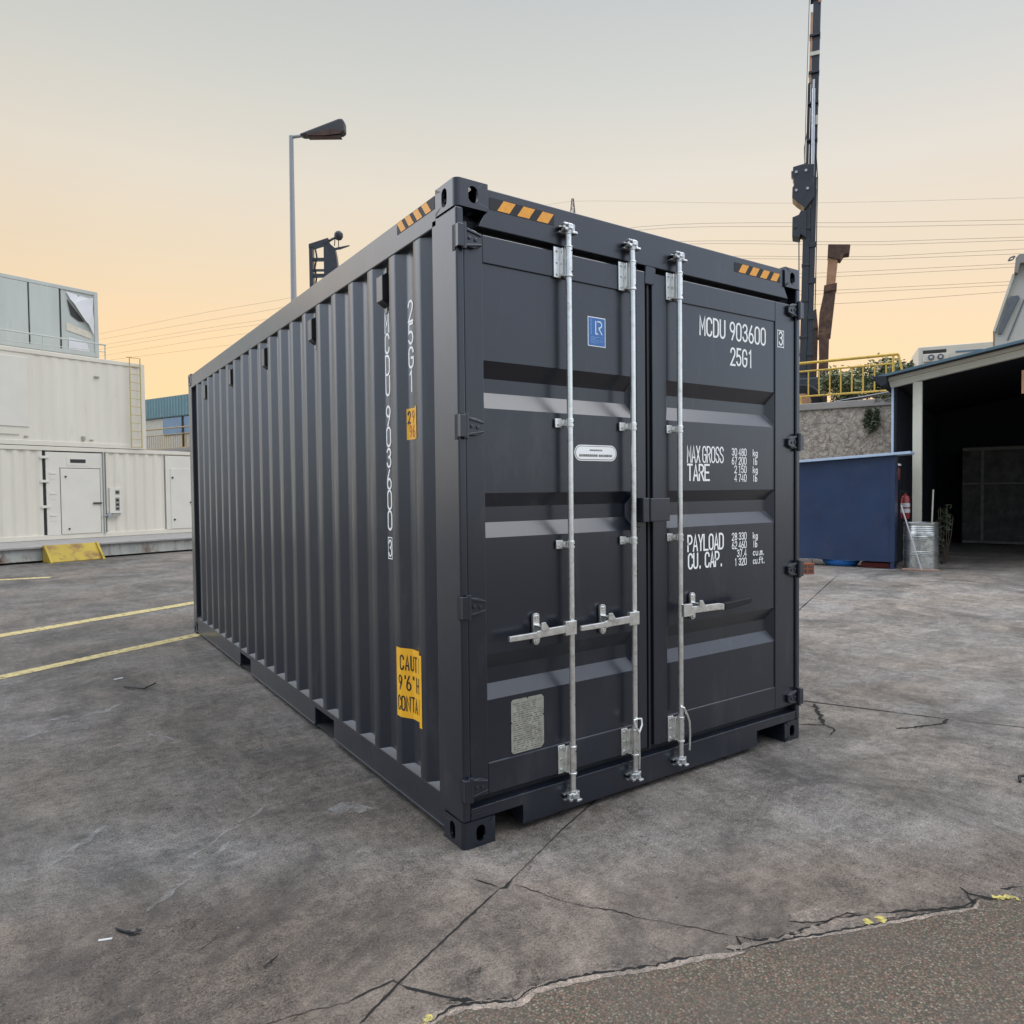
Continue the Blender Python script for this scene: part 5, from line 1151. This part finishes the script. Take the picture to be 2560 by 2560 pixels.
for pts, nm in zip(WR_, order):
    P3 = [wire_pt(*px(u, v)) for u, v in pts]; fine = []
    n = len(P3)
    for i in range(n - 1):
        p0, p1, p2, p3 = P3[max(0, i - 1)], P3[i], P3[i + 1], P3[min(n - 1, i + 2)]
        for k in range(6):
            t = k / 6; fine.append(p1 + (p2 - p0) * .5 * t * (1 if 0 < i < n - 2 else .0) + ((p2 - p1) * t if not 0 < i < n - 2 else Vector((0, 0, 0))) + ((p0 * 2 - p1 * 5 + p2 * 4 - p3) * .5 * t * t + (p1 * 3 - p0 - p2 * 3 + p3) * .5 * t ** 3 if 0 < i < n - 2 else Vector((0, 0, 0))))
    fine.append(P3[-1])
    o = MB().tube([tuple(p) for p in fine], .020 if 'earth' not in nm else .012, 4).build('power_line', M['wire'])
    tag(o, 'thin overhead power line across the sky, ' + nm, 'power line', 'overhead power lines')

# ================================================================== right: shed, cabinet, yard items
SR = -69.9; So = Vector((12.841, 4.382, 0))
def loc_s(x, y, z=0):
    c, s = math.cos(R(SR)), math.sin(R(SR)); return (So.x + x * c - y * s, So.y + x * s + y * c, z)
sh = thing('open_shed', 'dark open fronted shed with cream posts and a sloping teal sheet roof', 'shed', loc_s(0, 0), SR)
SLp = .1736
def rz_(x): return 3.725 + (x + .75) * SLp
mb = MB(); xs_ = [-.75 + k * .15 for k in range(46)]
for k in range(45):
    a, b = xs_[k], xs_[k + 1]; mb.q([(a, -.35, rz_(a)), (b, -.35, rz_(b)), (b, 9.2, rz_(b)), (a, 9.2, rz_(a))]); mb.q([(a, -.35, rz_(a) - .05), (b, -.35, rz_(b) - .05), (b, -.35, rz_(b)), (a, -.35, rz_(a))])
mb.q([(-.75, -.35, rz_(-.75)), (-.75, 9.2, rz_(-.75)), (-.75, 9.2, rz_(-.75) - .05), (-.75, -.35, rz_(-.75) - .05)]); mb.build('roof', M['shed_roof'], sh)
MB().prism([(-.75, rz_(-.75) - .0505), (6.0, rz_(6.0) - .0505), (6.0, rz_(6.0) - .054), (-.75, rz_(-.75) - .054)], -.34, 9.2).build('shaded_underside', M['shed_dark'], sh)  # separate dark sheet under the roof; interior shade is put into its colour
MB().prism([(-.76, rz_(-.75) + .01), (-.50, rz_(-.50) - .052), (-.50, rz_(-.5) - .20), (-.60, rz_(-.6) - .22)], -.36, 9.2).build('gutter', M['shed_dark'], sh)
MB().prism([(-.499, rz_(-.5) - .055), (5.9, rz_(5.9) - .055), (5.9, rz_(5.9) - .125), (-.499, rz_(-.5) - .125)], -.12, .06).prism([(-.499, rz_(-.5) - .13), (5.9, rz_(5.9) - .13), (5.9, rz_(5.9) - .255), (-.46, rz_(-.46) - .255)], -.08, .06).build('eaves_beam', M['cream_post'], sh, bevel=.006)
MB().box(-.078, .078, -.07, .059, 0, rz_(0) - .262).build('post', M['cream_post'], sh, bevel=.006); MB().box(4.9, 5.06, -.07, .059, 0, rz_(5) - .262).build('post', M['cream_post'], sh, bevel=.006)
mb = MB(); y = .1
while y < 9: mb.box(-.44, -.38, y, y + .10, 0, 3.54); mb.box(-.42, -.40, y + .1, y + .2, 0, 3.54); y += .2
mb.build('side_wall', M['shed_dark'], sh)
MB().box(-.46, -.42, .02, .07, 0, 3.55).build('corner_trim', M['zinc_sheet'], sh)
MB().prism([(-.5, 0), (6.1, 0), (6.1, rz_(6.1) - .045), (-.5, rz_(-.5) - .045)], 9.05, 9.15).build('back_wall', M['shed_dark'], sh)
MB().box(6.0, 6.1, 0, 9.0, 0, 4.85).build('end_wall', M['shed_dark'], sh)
ct = thing('storage_box', 'large grimy grey steel box with panelled doors standing inside the dark shed', 'storage box', loc_s(1.02, 6.76), SR)
MB().box(-.68, 3.2, 0, 2.1, .02, 2.60).build('body', M['crate'], ct, bevel=.03)
mb = MB(); mb.box(-.25, -.18, -.04, -.001, .1, 2.55); mb.box(-.66, 3.1, -.03, -.001, 1.60, 1.64); mb.box(.72, .78, -.03, -.001, .1, .9); mb.box(1.5, 1.56, -.04, -.001, .1, 2.55); mb.box(-.66, 3.1, -.04, -.001, .03, .1); mb.box(-.66, 3.1, -.04, -.001, 2.5, 2.58); mb.build('door_frame', M['crate_trim'], ct)
mb = MB(); mb.box(.85, .95, -.06, -.031, 1.38, 1.55); mb.box(.86, 1.1, -.07, -.031, 1.22, 1.28); mb.build('latch', M['plate'], ct)
sgn = thing('hanging_panel', 'small orange board hanging in the shed opening at the right edge', 'sign', loc_s(1.68, -.02, 3.22), SR)
MB().box(-.04, .5, -.01, .03, 0, .42).build('board', M['rust_light'], sgn, bevel=.005); MB().box(.0, .02, 0, .01, .42, .72).build('hanger', M['dark_seal'], sgn)

Ko = (11.994, 4.354, 0)
kb = thing('blue_cabinet', 'big dark blue steel cabinet with a thin pale blue lid roof on short legs', 'cabinet', Ko, SR)
def kz(x): return 2.115 + (x + 1.75) * .052
MB().prism([(-2.6, .135), (-.02, .135), (-.02, kz(-.02) - .05), (-2.6, kz(-2.6) - .05)], .0, .42).build('body', M['blue'], kb, bevel=.012)
MB().prism([(-2.7, kz(-2.7) - .048), (.25, kz(.25) - .048), (.25, kz(.25)), (-2.7, kz(-2.7))], -.10, .5).build('lid', M['zinc_sheet'], kb, bevel=.004)
MB().box(-2.6, -.02, -.012, -.0005, .136, .20).build('bottom_rail', M['blue'], kb)
MB().box(-.10, -.02, -.014, -.0005, .201, 2.1).build('edge_frame', M['blue'], kb)
for x, y in ((-.09, 0), (-.09, .35), (-2.5, 0), (-2.5, .35)): MB().box(x, x + .06, y, y + .06, 0, .134).build('leg', M['blue'], kb)
def lk(x, y, z=0):
    c, s = math.cos(R(SR)), math.sin(R(SR)); return (Ko[0] + x * c - y * s, Ko[1] + x * s + y * c, z)
o = MB().lathe((0, 0, 0), [(.0, 0), (.27, 0), (.33, .05), (.35, .10), (.33, .11), (.30, .07), (0, .05)], 24).build('basin', M['basin_blue'], loc=lk(-1.02, .35, .004), smooth=True); tag(o, 'bright blue plastic basin lying under the blue cabinet', 'basin')
bxr = thing('red_tray', 'dull red plastic tray pushed under the blue cabinet', 'tray', lk(-.40, .30), SR)
MB().box(-.22, .30, -.18, .2, .002, .03).box(-.22, -.20, -.18, .2, .03, .10).box(.28, .30, -.18, .2, .03, .10).box(-.20, .28, -.18, -.16, .03, .10).box(-.20, .28, .18, .2, .03, .10).build('tray', M['red_dull'], bxr, bevel=.01)
brk = thing('hollow_block', 'terracotta hollow block on the ground beside the container corner', 'block', (10.07, 4.93, 0), -34)
MB().box(-.12, .12, 0, .10, .0, .20).build('block', M['brick'], brk, bevel=.008); MB().box(-.10, -.01, -.0015, -.0005, .03, .09).box(.01, .10, -.0015, -.0005, .03, .09).box(-.10, -.01, -.0015, -.0005, .11, .17).box(.01, .10, -.0015, -.0005, .11, .17).build('hole', M['rust'], brk)
MB().cyl((.10, .05, .2), (.10, .05, .27), .012, 6).build('stub', M['rust'], brk)
dm = thing('steel_drum', 'dented silver steel drum standing in front of the cream shed post', 'drum', (12.45, 4.12, 0), 20)
prof = [(.0, .02), (.27, .02), (.285, 0), (.292, .01), (.292, .03)]
for z in (.28, .31, .34, .56, .59, .62): prof += [(.290, z - .014), (.300, z - .004), (.300, z + .004), (.290, z + .014)]
for z in (.72, .755, .79, .825): prof += [(.289, z - .01), (.283, z), (.289, z + .01)]
prof += [(.290, .855), (.298, .865), (.298, .878), (.286, .88), (.282, .86), (.282, .10), (0, .10)]
MB().lathe((0, 0, 0), prof, 40).build('drum_shell', M['drum'], dm, smooth=True)
o = MB().cyl((11.86, 4.19, 1.22), (12.10, 3.93, .012), .012, 8).build('broomstick', M['tarp']); tag(o, 'thin white stick leaning across the front of the steel drum', 'stick')
o = MB().cyl((12.62, 3.98, 1.50), (12.56, 4.00, .112), .014, 8).build('broomstick', M['wood']); tag(o, 'pale wooden pole standing inside the steel drum', 'stick')
fe = thing('fire_extinguisher', 'red fire extinguisher hanging between the blue cabinet and the cream post', 'fire extinguisher', loc_s(-.20, -.02, .93), SR)
MB().lathe((0, 0, 0), [(0, 0), (.07, .0), (.085, .03), (.085, .38), (.06, .45), (.025, .47), (.025, .50), (0, .50)], 20).build('cylinder', M['red'], fe, smooth=True)
MB().lathe((0, 0, 0), [(.0858, .12), (.0858, .20)], 20).lathe((0, 0, 0), [(.0858, .23), (.0858, .31)], 20).build('paper_label', M['tarp'], fe, smooth=True)
MB().box(-.02, .05, -.02, .02, .50, .54).tube([(0, 0, .53), (-.08, 0, .55), (-.11, 0, .45), (-.10, 0, .2)], .012, 6).build('valve_hose', M['grip'], fe)
MB().box(.0, .125, .03, .05, .40, .43).build('bracket', M['dark_seal'], fe)
gl = thing('hung_bottle', 'small dark red bottle hanging beside the top of the blue cabinet', 'bottle', loc_s(-.33, -.03, 1.70), SR)
MB().lathe((0, 0, 0), [(0, 0), (.035, 0), (.04, .03), (.04, .20), (.015, .25), (.015, .30), (0, .30)], 12).build('bottle', M['red_dull'], gl, smooth=True)
MB().lathe((0, 0, .28), [(0, .04), (.05, .03), (.06, .0), (.02, -.01)], 10).tube([(0, 0, .3), (-.02, .02, .45)], .004, 4).build('cap', M['tarp'], gl)
o = MB().box(-.30, .30, -.06, .06, .001, .03).build('plank', M['pink_board'], loc=(12.12, 3.96, .0), rz=R(-62), bevel=.004); tag(o, 'short weathered plank lying in front of the steel drum', 'plank')
pl_ = thing('shed_plant', 'dark leafy plant growing in the shed entrance behind the drum', 'plant', loc_s(.42, .75), SR)
leaves(160, (0, 0, .75), (.16, .2, .6), .06, 12).build('foliage', M['leaf_dark'], pl_)
mb = MB()
for k in range(6): mb.tube([(0, 0, 0), (math.cos(k) * .1, math.sin(k) * .1, .6), (math.cos(k) * .13, math.sin(k) * .15, .95 + .05 * k)], .008, 5)
mb.build('stem', M['bark'], pl_)
# white cabin with air conditioners, and the cream building
ac = thing('site_cabin', 'white cabin with two round air conditioner fans behind the shed roof', 'cabin', (29.489, 12.524, 3.79), -58)
MB().box(0, 7, 0, 2.5, 0, 3.60).build('body', M['door_white'], ac, bevel=.03)
mb = MB(); mb.box(.18, 1.02, -.02, .0, 3.30, 3.44); mb.build('window', M['dark_seal'], ac)
MB().box(.18, 1.10, -.12, -.0205, 2.95, 3.27).build('air_conditioner', M['door_white'], ac, bevel=.02)
for x in (.46, .80):
    mb = MB(); mb.cyl((x, -.1215, 3.12), (x, -.15, 3.12), .12, 18); f_ = mb.build('fan', M['gutter'], ac); MB().cyl((x, -.151, 3.12), (x, -.16, 3.12), .055, 12).build('fan_hub', M['tarp'], f_)
MB().box(1.35, 2.3, -.02, .0, 3.26, 3.33).build('window', M['glass_blue'], ac)
bb = thing('cream_building', 'cream coloured building with a steep side and dark gutter at the right edge', 'building', (25.415, 8.038, 3.79), -68.4)
MB().prism([(0, 0), (0, 2.85), (.50, 4.75), (.58, 5.05), (6, 5.3), (6, 0)], 0, 6).build('wall', M['cream_wall'], bb)
MB().prism([(.08, 2.84), (.17, 2.80), (.66, 3.94), (.62, 4.02), (.40, 4.02)], -.10, -.001).build('gutter', M['gutter'], bb, bevel=.02)
MB().prism([(-.06, 2.94), (.0, 2.90), (.52, 4.70), (.46, 4.74)], -.12, 6.02).build('verge', M['cream_post'], bb)
MB().prism([(.50, 4.72), (.60, 4.70), (.66, 5.0), (6.1, 5.2), (6.1, 5.42), (.62, 5.30), (.54, 5.2)], -.3, 6.3).build('roof', M['cap'], bb, bevel=.02)
MB().tube([(.34, -.2, 5.16), (.40, -.2, 5.26), (.52, -.2, 5.28), (.46, -.2, 5.18), (.34, -.2, 5.16)], .025, 6).build('bracket', M['gutter'], bb)
MB().prism([(.33, 2.6), (.37, 2.6), (.82, 3.9), (.78, 3.9)], -.03, -.001).build('panel_joint', M['gutter'], bb)

# small debris on the yard
def scrap(label, pts, r, m, name='twig', cat='debris'):
    o = MB().tube(pts, r, 6).build(name, m); return tag(o, label, cat)
scrap('black strip of rubber left of the container on the concrete', [(-.923, 3.87, .012), (-.86, 3.75, .018), (-.80, 3.70, .012), (-.74, 3.76, .016), (-.70, 3.80, .02)], .006, M['debris'], 'rubber_strip', 'scrap')
scrap('short black curled strip near the bottom left of the yard', [(-1.31, .245, .008), (-1.285, .20, .010), (-1.262, .178, .008), (-1.235, .170, .012), (-1.25, .19, .010)], .0028, M['debris'], 'rubber_strip', 'scrap')
scrap('curled black rope end at the right edge of the yard', [(2.74, -1.09, .008), (2.78, -1.07, .02), (2.82, -1.11, .03), (2.79, -1.15, .02), (2.75, -1.14, .008), (2.82, -1.18, .008), (2.88, -1.17, .008)], .007, M['debris'], 'rope_scrap', 'rope')
o = MB().box(-.035, .035, -.012, .012, .001, .004).build('paper_scrap', M['paper'], loc=(-.93, 4.22, 0), rz=R(20)); tag(o, 'white paper scrap beside the black rubber strip', 'litter')
o = MB().box(-.022, .022, -.005, .005, .001, .003).build('paper_scrap', M['paper'], loc=(-1.345, .20, 0), rz=R(-20)); tag(o, 'pale scrap next to the curled black strip', 'litter')
mbp = MB(); rp = random.Random(9)
for k in range(420):
    x, y = rp.uniform(-2.2, 3.6), rp.uniform(-1.4, 5.5)
    if -.05 < x < 2.5 and y > -.05: continue
    r = rp.uniform(.002, .006) * (1 + max(0, y) * .15); a = rp.uniform(0, 6)
    mbp.q([(x + r * math.cos(a + k2 * 1.57) * rp.uniform(.7, 1.2), y + r * math.sin(a + k2 * 1.57), .0015) for k2 in range(4)] ); b0 = len(mbp.v) - 4
    mbp.v.append((x, y, r * .8)); t_ = len(mbp.v) - 1
    for k2 in range(4): mbp.f.append((b0 + k2, b0 + (k2 + 1) % 4, t_))
for k in range(900):
    e_ = rp.randrange(len(ej) - 1); p0_ = ej[e_].lerp(ej[e_ + 1], rp.random()); x, y = p0_.x + rp.gauss(0, .012), p0_.y + rp.gauss(.004, .018)
    if not -1.2 < x < 2.4: continue
    r = rp.uniform(.0015, .0045); a = rp.uniform(0, 6); b0 = len(mbp.v)
    mbp.v += [(x + r * math.cos(a + k2 * 1.57) * rp.uniform(.7, 1.2), y + r * math.sin(a + k2 * 1.57), .004) for k2 in range(4)] + [(x, y, .004 + r)]
    for k2 in range(4): mbp.f.append((b0 + k2, b0 + (k2 + 1) % 4, b0 + 4))
tag(mbp.build('grit', M['repair']), 'scattered fine grit on the concrete', kind='stuff')
